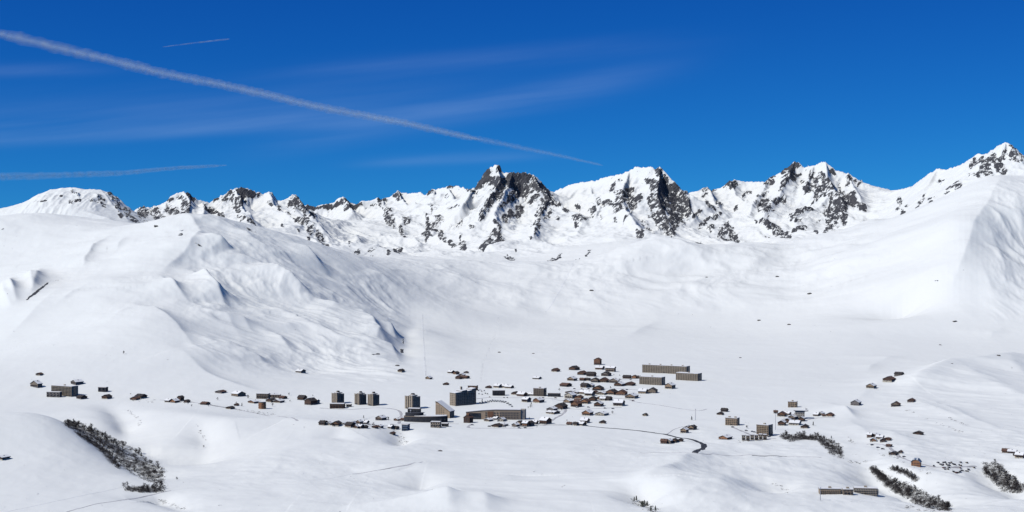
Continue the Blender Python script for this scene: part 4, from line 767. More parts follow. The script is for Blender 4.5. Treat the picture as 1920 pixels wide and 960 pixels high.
chalet_row('between roadside hamlet and the towers', 'left village chalets', [
 (384,759,12,5,D_,'bare'),(431,767,11,4,D_,'bare'),(413,737,14,4,S_,'bare'),(446,743,17,8,T_,'half'),(443,761,6,4,D_,'bare'),(512,744,14,5,G_,'snow'),(476,756,16,5,W_,'snow'),(508,754,14,6,D_,'half'),(522,755,14,5,D_,'snow'),(530,748,10,5,D_,'bare'),(566,750,12,8,D_,'bare'),(582,759,15,11,D_,'half'),(593,757,8,7,C_,'snow')])
chalet_row('standing on the slopes above the village', 'lone slope chalets', [(563,699,12,6,G_,'snow'),(752,698,9,5,D_,'bare'),(1007,711,12,4,S_,'half'),(804,711,9,5,T_,'snow'),(836,722,8,4,D_,'bare')])
chalet_row('by the dark road bend', 'chalets at the road bend', [
 (1246,832,11,8,W_,'half'),(1255,832,9,8,G_,'half'),(1265,830,9,7,D_,'bare'),(1276,828,9,4,D_,'bare'),(1284,812,11,9,T_,'half'),(1290,805,12,6,G_,'half'),(1299,806,11,8,T_,'bare'),(1361,824,17,7,O_,'snow')])
chalet_row('in the upper right hamlet', 'upper right hamlet chalets', [
 (1351,778,10,5,D_,'bare'),(1359,772,10,6,D_,'bare'),(1467,781,13,8,W_,'half'),(1477,778,10,5,D_,'half'),(1455,775,6,5,T_,'bare'),(1532,780,9,5,T_,'snow'),(1540,778,9,5,C_,'half'),(1545,781,5,3,D_,'bare'),(1557,781,12,6,W_,'half'),
 (1467,798,12,9,D_,'half'),(1478,793,11,8,D_,'half')])
chalet_row('on the bank under the wide-roofed house', 'upper right hamlet chalets', [(1487,787,12,8,G_,'snow'),(1492,797,18,7,C_,'snow'),(1504,790,10,8,D_,'half'),(1510,803,12,6,D_,'half')])
chalet_row('scattered up the right-hand slope', 'right slope chalets', [(1606,760,15,9,S_,'half'),(1635,728,14,8,T_,'half'),(1669,716,17,8,D_,'half'),(1687,704,13,6,G_,'half'),(1681,762,14,8,G_,'half'),(1710,754,11,6,D_,'bare'),(1723,815,16,6,D_,'bare')])
chalet_row('in the hamlet left of the brown house', 'right hamlet chalets', [(1632,820,8,7,O_,'half'),(1642,819,13,4,D_,'snow'),(1638,828,10,6,O_,'snow'),(1651,823,12,5,D_,'snow'),(1656,829,9,6,D_,'half'),(1665,826,11,3,W_,'bare'),(1668,838,8,3,W_,'bare'),(1677,853,13,4,D_,'half'),(1689,850,6,4,S_,'bare')])
chalet_row('at the right edge above the trees', 'right edge chalets', [(1887,849,11,7,O_,'bare'),(1900,850,14,5,D_,'half'),(1906,855,8,4,D_,'half'),(1914,859,14,9,O_,'snow')])
chalet(3, 862, 16, 5, D_, 'half', 'dark timber chalet cut by the left edge of the picture', None)
# ---- large buildings
def block(name, label, cat, px0, px1, row, h_px, depth, yaw, wall, bays=8, floors=5, side_bays=2, units=3, roof='snow', group=None, plinth=None, side_wall=None, nocol=False):
    """rectangular apartment block whose front spans px0..px1; each bay is one column of balconies"""
    g = ground((px0 + px1) / 2, row); s = g.y / F
    a = R(yaw); span = (px1 - px0) * s
    w = max((span - depth * abs(math.sin(a))) / max(math.cos(a), .3), 4); h = h_px * s
    off = depth / 2 * math.cos(a) + w / 2 * abs(math.sin(a)) * 0.5
    g.y += off; 
    t = thing(name, label, cat, (g.x, g.y, ground_z(g.x, g.y - off)), a, group); W2, D2 = w / 2, depth / 2
    MB().box(-W2, W2, -D2, D2, -6, h).build('wall', M[wall], t)
    ro = MB().box(-W2 - .3, W2 + .3, -D2 - .3, D2 + .3, h + .01, h + .7).build('roof', M['greybrown'], t)
    if roof == 'snow': MB().box(-W2, W2, -D2, D2, h + .71, h + 1.3).build('snow_cover', M['snow'], ro)
    for i in range(units):
        x = (i + .5) / units * w - W2; MB().box(x - 1.6, x + 1.6, -1.5, 1.5, h + .71, h + 3.0).build('rooftop_hut', M['concrete'], ro)
    fh = h / floors
    def col(ax, c0, c1, face, nm='balcony_column'):
        m_ = MB()
        def bb(u0, u1, v0, v1, z0, z1, mi):
            if ax == 'x': m_.box(u0, u1, face - v1, face - v0, z0, z1, mi)
            else: m_.box(face + v0, face + v1, u0, u1, z0, z1, mi)
        bb(c0, c1, 0.02, 0.10, .3, h - .5, 1)
        for f_ in range(floors):
            bb(c0 - .15, c1 + .15, 0.11, 1.1, f_ * fh + .1, f_ * fh + .25 + fh * .32, 0)
        bb(c0 - .3, c0 - .16, 0.02, 1.15, .1, h - .3, 0)
        m_.build(nm, [M['frame'] if wall in ('concrete', 'pale') else M[wall], M['glass']], t)
    for i in range(bays):
        x0 = -W2 + (i + .3) / bays * w; col('x', x0, x0 + .36 / bays * w, -D2)
    for i in range(side_bays):
        y0 = -D2 + (i + .25) / side_bays * depth; col('y', y0, y0 + .5 / side_bays * depth, W2)
    MB().box(-1.2, 1.2, -D2 - .3, -D2 + .1, -1, 2.3).build('door', M['dark'], t)
    return t
LG = 'long slabs on the upper right of the village'
block('apartment_block', 'longest grey-brown apartment slab with four rooftop huts, highest in village', 'apartment block', 1207, 1294, 701, 14, 20, -30, 'concrete', 26, 6, 1, 4, group=LG)
block('apartment_block', 'short grey-brown slab just below right end of longest slab', 'apartment block', 1269, 1317, 714, 13, 20, -32, 'concrete', 13, 6, 1, 1, group=LG)
block('apartment_block', 'grey slab with pale left half, below left end of longest slab', 'apartment block', 1200, 1248, 722, 14, 18, -30, 'concrete', 13, 6, 1, 1, group=LG)
t = block('apartment_block', 'lone grey block with dark right end at far left of village', 'apartment block', 91, 144, 743, 18, 18, -28, 'concrete', 14, 7, 1, 1)
block('annex', 'low snow-roofed annex in front of the lone grey left block', 'annex', 86, 114, 745, 9, 9, -12, 'stone', 4, 2, 0, 0)
block('apartment_block', 'beige brown flats with grid of balconies, left of right-hand wood', 'apartment block', 1420, 1451, 818, 20, 16, -36, 'render', 7, 6, 1, 1)
block('apartment_block', 'small beige flats with vertical balcony strips, above the orange chalet', 'apartment block', 1361, 1388, 798, 13, 12, -28, 'render', 6, 4, 1, 2)
block('apartment_block', 'square pinkish tan block standing highest in the right hamlet', 'apartment block', 1478, 1497, 764, 10, 12, -18, 'render', 4, 3, 1, 1)
HG = 'sections of the long lodge at the bottom right'
block('holiday_lodge', 'pink-brown left section of long holiday lodge at bottom right', 'holiday lodge', 1537, 1578, 927, 9, 10, -4, 'render', 10, 3, 1, 1, group=HG)
block('holiday_lodge', 'plain grey-brown middle section of long holiday lodge', 'holiday lodge', 1581, 1601, 928, 9, 10, -4, 'greybrown', 3, 2, 0, 1, group=HG)
block('holiday_lodge', 'white-striped right section of long holiday lodge with bay columns', 'holiday lodge', 1602, 1648, 928, 11, 11, -10, 'pale', 10, 3, 1, 1, group=HG)
for i in range(6):
    px = 1391 + i * 8
    block('terraced_house', 'pale grey terraced house, %s from left below the beige brown flats' % ORD[i], 'terraced house', px, px + 8, 826 - i * .4 + (i % 2), 9, 7, -10, 'pale' if i % 2 == 0 else 'greybrown', 2, 2, 0, 0, group='terraced houses below the beige flats')
block('hotel', 'grey-brown gabled hotel left of the hillside village', 'hotel', 1000, 1025, 743, 14, 14, -24, 'greybrown', 6, 4, 1, 1)
block('hotel_annex', 'low flat-roofed wing on right of grey-brown hotel', 'annex', 1027, 1051, 744, 6, 9, -8, 'dark', 5, 1, 1, 0)
block('shop_building', 'dark-fronted low building with curved snowy roof above car park', 'building', 923, 947, 742, 9, 12, 6, 'dark', 4, 2, 0, 0)
block('service_building', 'green-grey block with pale right half below the wedge building', 'building', 807, 827, 802, 10, 9, -10, 'concrete', 4, 2, 1, 0)
block('garage', 'dark low garage right of the green-grey block', 'garage', 828, 841, 800, 5, 7, -10, 'dark', 2, 1, 0, 0)
block('glass_building', 'small blue and green glazed building under the round dark terrace', 'building', 753, 768, 808, 11, 9, -20, 'blue', 4, 3, 1, 0)
block('lodge', 'brown upper block peeking over the tall centre building', 'building', 877, 896, 732, 8, 10, -16, 'wood', 5, 2, 1, 0)
block('holiday_centre', 'long brown flat-roofed centre in left part of village', 'building', 480, 505, 748, 9, 11, -10, 'greybrown', 7, 2, 1, 0)
block('shed', 'black monopitch shed below the left hill', 'shed', 183, 201, 735, 8, 9, -16, 'dark', 2, 1, 0, 0)
block('hut_row', 'low dark wing beside the long brown flat-roofed centre', 'building', 505, 526, 746, 5, 8, -6, 'greybrown', 4, 1, 0, 0)

# round timber house at the left village
g = ground(491, 767); s = g.y / F
t = thing('round_house', 'tall round-fronted brown house beside the left village road', 'house', (g.x, g.y + 6, g.z), 0)
pts = [(math.cos(a_) * 7.2 * (1.0 if math.sin(a_) < 0 else .85), math.sin(a_) * 6) for a_ in [2 * math.pi * i / 20 for i in range(20)]]
MB().column(pts, -4, 12).build('wall', M['orange'], t)
r_ = MB().column([(x * 1.08, y * 1.08) for x, y in pts], 12.01, 12.7).build('roof', M['roof'], t); MB().column([(x * 1.02, y * 1.02) for x, y in pts], 12.71, 13.3).build('snow_cover', M['snow'], r_)
for k in range(5):
    a_ = math.pi * (1.1 + .2 * k)
    for z in (2, 5, 8): MB().box(math.cos(a_) * 7.1 - .6, math.cos(a_) * 7.1 + .6, math.sin(a_) * 6 - .25, math.sin(a_) * 6 + .25, z, z + 1.5).build('window', M['glass'], t)

# towers
def tower(px0, px1, row, h_px, label, cut=0.0, yaw=-40, base=None):
    g = ground((px0 + px1) / 2, row); s = g.y / F; W_t = (px1 - px0) * s; h = h_px * s
    q = W_t / 1.42
    t = thing('tower_block', label, 'tower block', (g.x, g.y + q * .5, g.z), R(yaw), 'grey tower blocks')
    # four staggered shafts round a core
    a = q / 2
    wm = MB()
    shafts = [(-a, -.05 * a, -a, -.05 * a, h * .94), (.05 * a, a, -a * .9, 0, h), (-a * .9, 0, .05 * a, a, h * .97), (.08 * a, a * .92, .06 * a, a * .9, h * .90)]
    for x0, x1, y0, y1, z in shafts: wm.box(x0, x1, y0, y1, -5, z)
    wm.box(-.3 * a, .3 * a, -.3 * a, .3 * a, h * .5, h + 2.0); wm.build('wall', M['concrete'], t)
    for x0, x1, y0, y1, z in shafts:
        ro = MB().box(x0 - .15, x1 + .15, y0 - .15, y1 + .15, z + .01, z + .5).build('roof', M['greybrown'], t)
        MB().box(x0 + .4, x1 - .4, y0 + .4, y1 - .4, z + .51, z + .8).build('snow_cover', M['snow'], ro)
    MB().box(-.22 * a, .22 * a, -.22 * a, .22 * a, h + 2.01, h + 3.6).build('rooftop_hut', M['dark'], t)
    nfl = 9
    def bc(u0, u1, face, axis, z):
        m_ = MB(); fh = z / nfl
        if axis == 'y': m_.box(u0, u1, face - .1, face - .02, .5, z - .6, 1)
        else: m_.box(face + .02, face + .1, u0, u1, .5, z - .6, 1)
        for f_ in range(nfl):
            if axis == 'y': m_.box(u0 - .1, u1 + .1, face - .8, face - .11, f_ * fh + .1, f_ * fh + fh * .5, 0)
            else: m_.box(face + .11, face + .8, u0 - .1, u1 + .1, f_ * fh + .1, f_ * fh + fh * .5, 0)
        m_.build('balcony_column', [M['frame'], M['glass']], t)
    for (x0, x1, y0, y1, z) in shafts[:2]:
        w = x1 - x0
        bc(x0 + w * .3, x0 + w * .62, y0, 'y', z)
    for (x0, x1, y0, y1, z) in (shafts[1], shafts[3]):
        w = y1 - y0
        for f_ in (.12, .58): bc(y0 + w * f_, y0 + w * (f_ + .3), x1, 'x', z)
    def bcx(u0, u1, face, z):
        m_ = MB(); m_.box(face - .1, face - .02, u0, u1, .5, z - .6, 1); fh = z / nfl
        for f_ in range(nfl): m_.box(face - .8, face - .11, u0 - .1, u1 + .1, f_ * fh + .1, f_ * fh + fh * .5, 0)
        m_.build('balcony_column', [M['frame'], M['glass']], t)
    for (x0, x1, y0, y1, z) in (shafts[0], shafts[2]):
        w = y1 - y0
        bcx(y0 + w * .3, y0 + w * .62, x0, z)
    MB().box(-.4 * a, .4 * a, -a - .35, -a - .06, 0, 2.4).build('door', M['dark'], t)
    return t
tower(620, 646, 757, 20, 'leftmost grey tower, alone with dark low base in front', yaw=-55)
tower(663, 688, 759, 21, 'left one of the two grey towers standing close together', yaw=-59)
tower(688, 712, 761, 22, 'right one of the two grey towers standing close together', yaw=-53)
tower(758, 789, 767, 25, 'broadest grey tower, nearest the dark curved terrace', yaw=-50)
block('base_hall', 'long dark brown base hall with snowy roof below leftmost tower', 'building', 618, 646, 766, 8, 13, -6, 'darkwood', 5, 2, 1, 0)
block('restaurant', 'dark hall with yellow left end under broadest tower', 'building', 764, 789, 775, 8, 11, -12, 'dark', 4, 2, 0, 0)
block('kiosk', 'small teal-roofed kiosk right of leftmost tower base', 'kiosk', 649, 659, 763, 4, 6, -8, 'dark', 2, 1, 0, 0)

# curved dark terrace building with a snowy deck
g = ground(798, 792); s = g.y / F
t = thing('terrace_building', 'low curved dark building with wide snow-covered roof deck', 'building', (g.x, g.y + 14, g.z), 0)
def arc(rx, ry, a0, a1, n=18): return [(rx * math.cos(R(a0 + (a1 - a0) * i / n)), ry * math.sin(R(a0 + (a1 - a0) * i / n))) for i in range(n + 1)]
base = arc(38, 13, 180, 350) + [(36, 11), (-36, 11)]
MB().column(base, -6, 9).build('wall', M['dark'], t)
rf = MB().column([(x * 1.02, y * 1.02) for x, y in base], 9.01, 9.7).build('roof', M['greybrown'], t)
MB().column([(x * .8 + 6, y * .85) for x, y in base], 9.71, 10.5).build('snow_cover', M['snow'], rf)
MB().column([(x * .42 - 20, y * .6 + 2) for x, y in base], 9.71, 15).build('upper_floor', M['dark'], t)
for k in range(9):
    a_ = R(200 + k * 16); x, y = 38.2 * math.cos(a_), 13.1 * math.sin(a_)
    o_ = MB().box(-1.6, 1.6, -.12, .12, 3, 5.6).build('window', M['glass'], t, loc=(x, y - .1, 0), rz=math.atan2(y * 9, x) + math.pi / 2)

# wedge building with a long snowy roof running down to the right
g = ground(836, 784); s = g.y / F
t = thing('wedge_building', 'tall beige wedge with roof sliding down to the right', 'building', (g.x - 4, g.y + 12, g.z), R(-24))
MB().prism([(-12, -6), (16, -6), (16, 11), (-9, 27), (-12, 27)], -9, 9).build('wall', M['render'], t)
rf = MB().prism([(16.6, 10.8), (17, 11.5), (-9, 28.2), (-12.6, 28.2), (-12.6, 27.1), (-9, 27.1)], -9.6, 9.6).build('roof', M['rustroof'], t)
MB().prism([(17, 11.6), (17, 12.3), (-9, 29.1), (-12.4, 29.1), (-12.4, 28.3), (-9, 28.3)], -9.4, 9.4).build('snow_cover', M['snow'], rf)
for k in range(6):
    for j in range(4):
        z = 2 + k * 3.6; x = -10 + j * 4.4
        if z < 23 - (x + 10) * .64: MB().box(x, x + 1.6, -9.25, -8.95, z, z + 1.6).build('window', M['glass'], t)
for k in range(6):
    MB().box(-12.25, -11.95, -6, -3, 2 + k * 4, 4 + k * 4).build('window', M['glass'], t); MB().box(-12.25, -11.95, 2, 6, 2 + k * 4, 4 + k * 4).build('window', M['glass'], t)

# tall stepped centre building: sunny beige end to the left, long side in shade
g = ground(852, 761)
t = thing('stepped_building', 'tall stepped centre building with beige end and dark shaded front', 'building', (g.x + 12, g.y + 16, g.z), R(38))
vols = [(-20, -4, -9, 9, 23), (-4, 8, -8, 10, 26), (8, 20, -9, 9, 25), (20, 30, -7, 10, 28)]
wm = MB()
for x0, x1, y0, y1, z in vols: wm.box(x0 + .01, x1 - .01, y0, y1, -6, z)
wm.build('wall', M['concrete'], t)
for x0, x1, y0, y1, z in vols:
    rf = MB().prism([(x0 - .2, z + .01), (x1 + .2, z + .01), (x1 + .2, z + 2.2), (x0 - .2, z + .8)], y0 - .3, y1 + .3).build('roof', M['greybrown'], t)
    MB().prism([(x0, z + .83), (x1, z + 2.23), (x1, z + 2.8), (x0, z + 1.4)], y0, y1).build('snow_cover', M['snow'], rf)
    for i in range(3):
        c0 = x0 + (x1 - x0) * (i + .15) / 3; m_ = MB().box(c0, c0 + (x1 - x0) * .23, y0 - .1, y0 - .02, .5, z - 1, 1)
        for f_ in range(9): m_.box(c0 - .1, c0 + (x1 - x0) * .23 + .1, y0 - .9, y0 - .11, f_ * z / 9 + .1, f_ * z / 9 + 1.2, 0)
        m_.build('balcony_column', [M['frame'], M['glass']], t)
for k in range(7):
    for y in (-6, -1, 4): MB().box(-20.25, -19.95, y, y + 1.6, 2 + k * 3.2, 3.6 + k * 3.2).build('window', M['glass'], t)
MB().box(2, 5, 3, 6, 26, 34).build('chimney', M['concrete'], t)

# long wide building at the front of the centre
g = ground(928, 787)
t = thing('long_building', 'long low centre building, tan facade, pale blue right end', 'building', (g.x + 2, g.y + 12, g.z), R(-5))
prof = [(-52, 13), (-24, 15), (0, 16.5), (40, 16.5), (50, 17.5)]
MB().prism([(-52, -6), (44, -6), (44, 16.5), (0, 16.5), (-24, 15), (-52, 12)], -9, 10).build('wall', M['render'], t)
MB().column([(44.02, -8), (51, -6), (52, 8), (44.02, 9)], -6, 17.6).build('end_tower', M['pale'], t)
MB().box(-51, -26, -9.5, -9.02, 1, 11).build('glazed_front', M['glass'], t)
MB().box(8, 43, -9.35, -9.02, 1, 14).build('grey_panel', M['greybrown'], t)  # grey-brown panel over the right part of the facade
rf = MB().prism([(-52.5, 12.02), (-24, 15.02), (0, 16.52), (44, 16.52), (44, 17.2), (0, 17.2), (-24, 15.7), (-52.5, 12.7)], -9.6, 10.6).build('roof', M['greybrown'], t)
MB().prism([(-52, 12.75), (-24, 15.72), (0, 17.22), (44, 17.22), (44, 18.0), (0, 18.0), (-24, 16.5), (-52, 13.5)], -9.3, 10.3).build('snow_cover', M['snow'], rf)
for i in range(12):
    x = -18 + i * 5
    if -14 < x < -4: continue
    for z in (2.5, 6.5, 10.5): MB().box(x, x + 2.6, -9.55, -9.36 if x > 7 else -9.03, z, z + 1.8).build('window', M['glass'], t)
MB().box(-14, -4, -9.6, -9.05, 6, 14).box(-12, -6, -10.4, -9.61, 1, 6).build('entrance', M['wood'], t)

# dark rounded house in front of the centre
g = ground(878, 793)
t = thing('corner_house', 'dark brown many-gabled house left of the long centre building', 'house', (g.x, g.y + 6, g.z), R(-30))
MB().prism([(-6, -4), (6, -4), (6, 9), (0, 13), (-6, 9)], -6, 6).build('wall', M['darkwood'], t)
rf = MB().prism([(-6.8, 8.6), (0, 13.1), (0, 13.6), (-6.8, 9.1)], -6.8, 6.8).prism([(0.01, 13.1), (6.8, 8.6), (6.8, 9.1), (0.01, 13.6)], -6.8, 6.8).build('roof', M['rustroof'], t)
MB().prism([(-2, 13), (2, 13), (2, 15.5), (0, 17), (-2, 15.5)], -2, 2).build('turret', M['wood'], rf)
for z in (1.5, 4.5, 7): 
    for x in (-3.5, 0, 3): MB().box(x - .7, x + .7, -6.2, -5.95, z, z + 1.5).build('window', M['glass'], t)

# wide-roofed house and the orange and blue house on the right
g = ground(1501, 786); s = g.y / F
t = thing('wide_roofed_house', 'tall narrow-bodied house under a broad dark roof, right hamlet', 'house', (g.x, g.y + 6, g.z), R(-12))
MB().prism([(-8, -4), (8, -4), (8, 13), (11, 14), (-9, 14), (-8, 13)], -6, 6).build('wall', M['pale'], t)
rf = MB().box(-10.5, 14, -7.5, 7.5, 14.02, 15).build('roof', M['roof'], t); MB().box(-10, 13.5, -6.8, 7.2, 15.01, 15.5).build('snow_cover', M['snow'], rf)
for z in (1.5, 5, 9): 
    for x in (-6, -3, 0, 3, 6): MB().box(x - .7, x + .7, -6.2, -5.95, z, z + 1.7).build('window', M['glass'], t)
g = ground(1720, 875)
t = thing('blue_roofed_house', 'orange timber house with blue-grey dormered roof beside parked cars', 'house', (g.x, g.y + 6, g.z), R(-22))
MB().prism([(-6, -4), (6, -4), (6, 6), (3, 9.5), (-3, 9.5), (-6, 6)], -6, 6).build('wall', M['orange'], t)
rf = MB().prism([(-6.8, 5.4), (-3, 9.6), (3, 9.6), (6.8, 5.4), (6.8, 6.1), (3, 10.4), (-3, 10.4), (-6.8, 6.1)], -6.8, 6.8).build('roof', M['blue'], t)
MB().box(-3.5, -1.5, -6.85, -3, 9, 11).box(1.2, 3.2, -6.85, -3, 9, 11).build('dormer', M['snow'], rf)
for z in (1, 3.8):
    for x in (-4, -1, 2, 4.4): MB().box(x - .6, x + .6, -6.2, -5.95, z, z + 1.4).build('window', M['glass'], t)

# ---- masts and ski lift
def mast(px, row, h_px, label, head='metal'):
    g = ground(px, row); h = h_px * g.y / F
    t = thing('mast', label, 'mast', g)
    MB().tube((0, 0, -2), (0, 0, h), .45, .28, 8).build('pole', M['metal'], t); MB().tube((0, 0, h), (0, 0, h + 1.6), 1.3, .5, 8).build('head', M[head], t)
mast(1304, 788, 20, 'thin pale mast above the road bend chalets')
mast(1454, 806, 31, 'tall white mast with dark head beside the beige brown flats', 'dark')
mast(1538, 938, 22, 'pinkish mast at left end of the long holiday lodge')
mast(770, 790, 20, 'white mast at the dark curved terrace building')
for lab, line, n in (('on the straight lift line above the tower blocks', [(793, 596), (794, 640), (796, 676), (798, 704)], 4), ('on the second lift line above the resort centre', [(935, 600), (917, 660), (905, 690), (902, 716)], 7)):
    p = [ground(*q) for q in line]; tops = []
    for i in range(n):
        t_ = i / (n - 1) * (len(p) - 1); k = min(int(t_), len(p) - 2); q = p[k].lerp(p[k + 1], t_ - k); q.z = ground_z(q.x, q.y)
        t = thing('lift_pylon', 'thin grey ski lift pylon ' + lab, 'lift pylon', q, 0, 'ski lift pylons ' + lab)
        MB().tube((0, 0, -2), (0, 0, 9), .25, .18, 6).build('pole', M['metal'], t); MB().box(-1.8, 1.8, -.12, .12, 9, 9.3).build('crossarm', M['metal'], t)
        tops.append(q + Vector((0, 0, 9.5)))
    mb = MB()
    for a_, b_ in zip(tops[:-1], tops[1:]):
        for dx in (-2, 2): mb.tube(a_ + Vector((dx, 0, 0)), b_ + Vector((dx, 0, 0)), .03, .03, 4)
    tag(mb.build('lift_cable', M['dark']), 'thin ski lift cable ' + lab, 'lift cable')

# ---- parked cars
def car_mesh(col):
    mb = MB()
    mb.prism([(-2.1, .35), (2.1, .35), (2.15, .8), (1.2, .95), (-2.1, 1.0)], -.85, .85, 0)
    mb.prism([(-1.9, 1.0), (1.0, .96), (.45, 1.5), (-1.5, 1.52)], -.76, .76, 1)
    mb.box(-1.45, .4, -.72, .72, 1.53, 1.72, 2)
    for x in (-1.35, 1.35):
        for y in (-.86, .70): mb.tube((x, y, .34), (x, y + .16, .34), .34, .34, 10, 3)
    me = mb.build('parked_car', [col, M['glass'], M['snow'], M['dark']])
    return me
carcols = [('dark grey', simple_mat('car_grey', (.09, .09, .10), .4)), ('dark blue', simple_mat('car_blue', (.05, .08, .16), .4)), ('red-brown', simple_mat('car_red', (.22, .06, .04), .4)), ('silver', simple_mat('car_silver', (.38, .39, .40), .35)), ('black', simple_mat('car_black', (.03, .03, .03), .4)), ('beige', simple_mat('car_beige', (.30, .25, .18), .4))]
cars = [car_mesh(c_[1]) for c_ in carcols]; used_c = [False] * len(cars)
def put_car(px, row, k, rz, lab, grp):
    if used_c[k]: o = cars[k].copy(); COL.objects.link(o)
    else: o = cars[k]; used_c[k] = True
    o.location = ground(px, row); o.rotation_euler = (0, 0, rz); o.scale = (1.25, 1.25, 1.25)
    tag(o, '%s car partly under snow, %s' % (carcols[k][0], lab), 'car', grp)
for i in range(34):
    a = RND.random(); b = i % 4
    put_car(1776 + RND.gauss(0, 1) * 17 + b * 5, [869, 873, 879, 885][b] + RND.uniform(-2, 2), RND.choice([0, 4, 5, 0, 2, 4]), R(RND.choice([80, 95, 100, 10])), 'in the right-hand snowy car park', 'cars in the right-hand car park')
for i in range(26):
    x = 900 + i * 2.4
    put_car(x, 756 - 4.5 * math.sin(math.pi * min(i, 20) / 24) + (i % 2) * 1.8 + (i > 20) * (i - 20) * 1.4, RND.choice([0, 1, 3, 4, 0]), R(RND.choice([85, 95, 70])), 'in the row behind the long centre building', 'cars behind the long centre building')
for i, (x, r_) in enumerate([(897, 733), (903, 734), (908, 733), (898, 739), (904, 740), (910, 738), (914, 739), (918, 745), (945, 746), (951, 746)]):
    put_car(x, r_, [4, 2, 0, 4, 0, 4][i % 6], R(90), 'in the small car park above the centre', 'cars in the upper car park')
for i, (x, r_) in enumerate([(912, 787), (921, 786), (928, 787), (934, 790), (949, 788), (962, 785)]):
    put_car(x, r_, [4, 0, 1, 4, 3][i % 5], R(80), 'below the long centre building', 'cars below the long centre building')

lanes = [(1063,1200,710,712,'upper lane'),(1055,1195,728,732,'second lane'),(985,1190,745,752,'middle lane'),(1040,1165,762,768,'lower lane'),(880,1000,797,804,'lane below the centre'),(605,745,793,797,'road under the towers'),(1372,1455,801,822,'lane by the beige flats'),(1625,1700,832,860,'lane in the right hamlet')]
for x0, x1, r0, r1, nm in lanes:
    for k in range(6):
        f = (k + RND.random()) / 6; put_car(x0 + (x1 - x0) * f, r0 + (r1 - r0) * f + RND.uniform(-1.2, 1.2), RND.randrange(6), R(RND.uniform(-30, 30)), 'on the ' + nm, 'cars on the ' + nm)
# ---- trees and scrub
def tree_proto(seed, H, spread, dense, evergreen=False):
    rr = random.Random(seed)
    t = thing('bare_tree' if not evergreen else 'dark_conifer', None, 'tree', (0, 0, 0))
    tr = MB().tube((0, 0, -.8), (0, 0, H * .45), H * .028, H * .018, 6).tube((0, 0, H * .45), (rr.uniform(-.2, .2), 0, H * .95), H * .018, .03, 5)
    limbs = []
    for i in range(9):
        z = H * (.2 + .07 * i); a = rr.random() * 6.28; L = spread * (1.0 - .06 * i) * rr.uniform(.7, 1.1)
        b = (math.cos(a) * L, math.sin(a) * L, z + L * (.7 if not evergreen else -.1)); limbs.append(((0, 0, z), b)); tr.tube((0, 0, z), b, H * .010, .03, 4)
    tr.build('trunk', M['bark'], t)
    cr = MB()
    for i in range(dense):
        a, b = rr.choice(limbs); f = rr.uniform(.25, 1.12); p = Vector(a).lerp(Vector(b), f) + Vector([rr.gauss(0, spread * .17) for _ in range(3)])
        if evergreen:
            zz = rr.random() ** .8; rad = spread * (1 - zz) * rr.uniform(.3, 1.05); an = rr.random() * 6.28; p = Vector((math.cos(an) * rad, math.sin(an) * rad, H * (.1 + .9 * zz)))
        d = Vector((rr.gauss(0, 1), rr.gauss(0, 1), rr.gauss(.5, 1))).normalized() * rr.uniform(.5, 1.1) * H / 9
        n_ = Vector([rr.gauss(0, 1) for _ in range(3)]).normalized(); s_ = d.cross(n_).normalized() * rr.uniform(.05, .13) * H / 9 * (2.2 if evergreen else 1)
        cr.add([p - s_, p + s_, p + d + s_ * .4, p + d - s_ * .4], [(0, 1, 2, 3)])
    cr.build('crown', M['needle' if evergreen else 'twig'], t)
    return t
protos = [tree_proto(i, 8 + (i % 3), 2.8 + .4 * (i % 2), 420) for i in range(5)] + [tree_proto(20 + i, 9, 2.2, 320, True) for i in range(2)]
pused = [False] * len(protos)
def place_tree(px, row, k, sc, lab, grp, sink=0):
    if pused[k]: o = copy_thing(protos[k])
    else: o = protos[k]; pused[k] = True
    g = ground(px, row); g.z -= sink; o.location = g; o.scale = (sc * RND.uniform(.85, 1.2),) * 2 + (sc,); o.rotation_euler = (0, 0, RND.random() * 6.28)
    tag(o, lab, 'tree', grp)
def along(pts, n, spread_row, spread_px=2.0):
    out = []
    L = [math.hypot(b[0] - a[0], b[1] - a[1]) for a, b in zip(pts[:-1], pts[1:])]; T = sum(L)
    for i in range(n):
        s_ = RND.random() * T; k = 0
        while k < len(L) - 1 and s_ > L[k]: s_ -= L[k]; k += 1
        f = s_ / L[k]; a, b = pts[k], pts[k + 1]; w = (a[2] if len(a) > 2 else 1) * (1 - f) + (b[2] if len(b) > 2 else 1) * f
        out.append((a[0] + (b[0] - a[0]) * f + RND.gauss(0, spread_px), a[1] + (b[1] - a[1]) * f + RND.uniform(-1, 1) * spread_row * w))
    return out
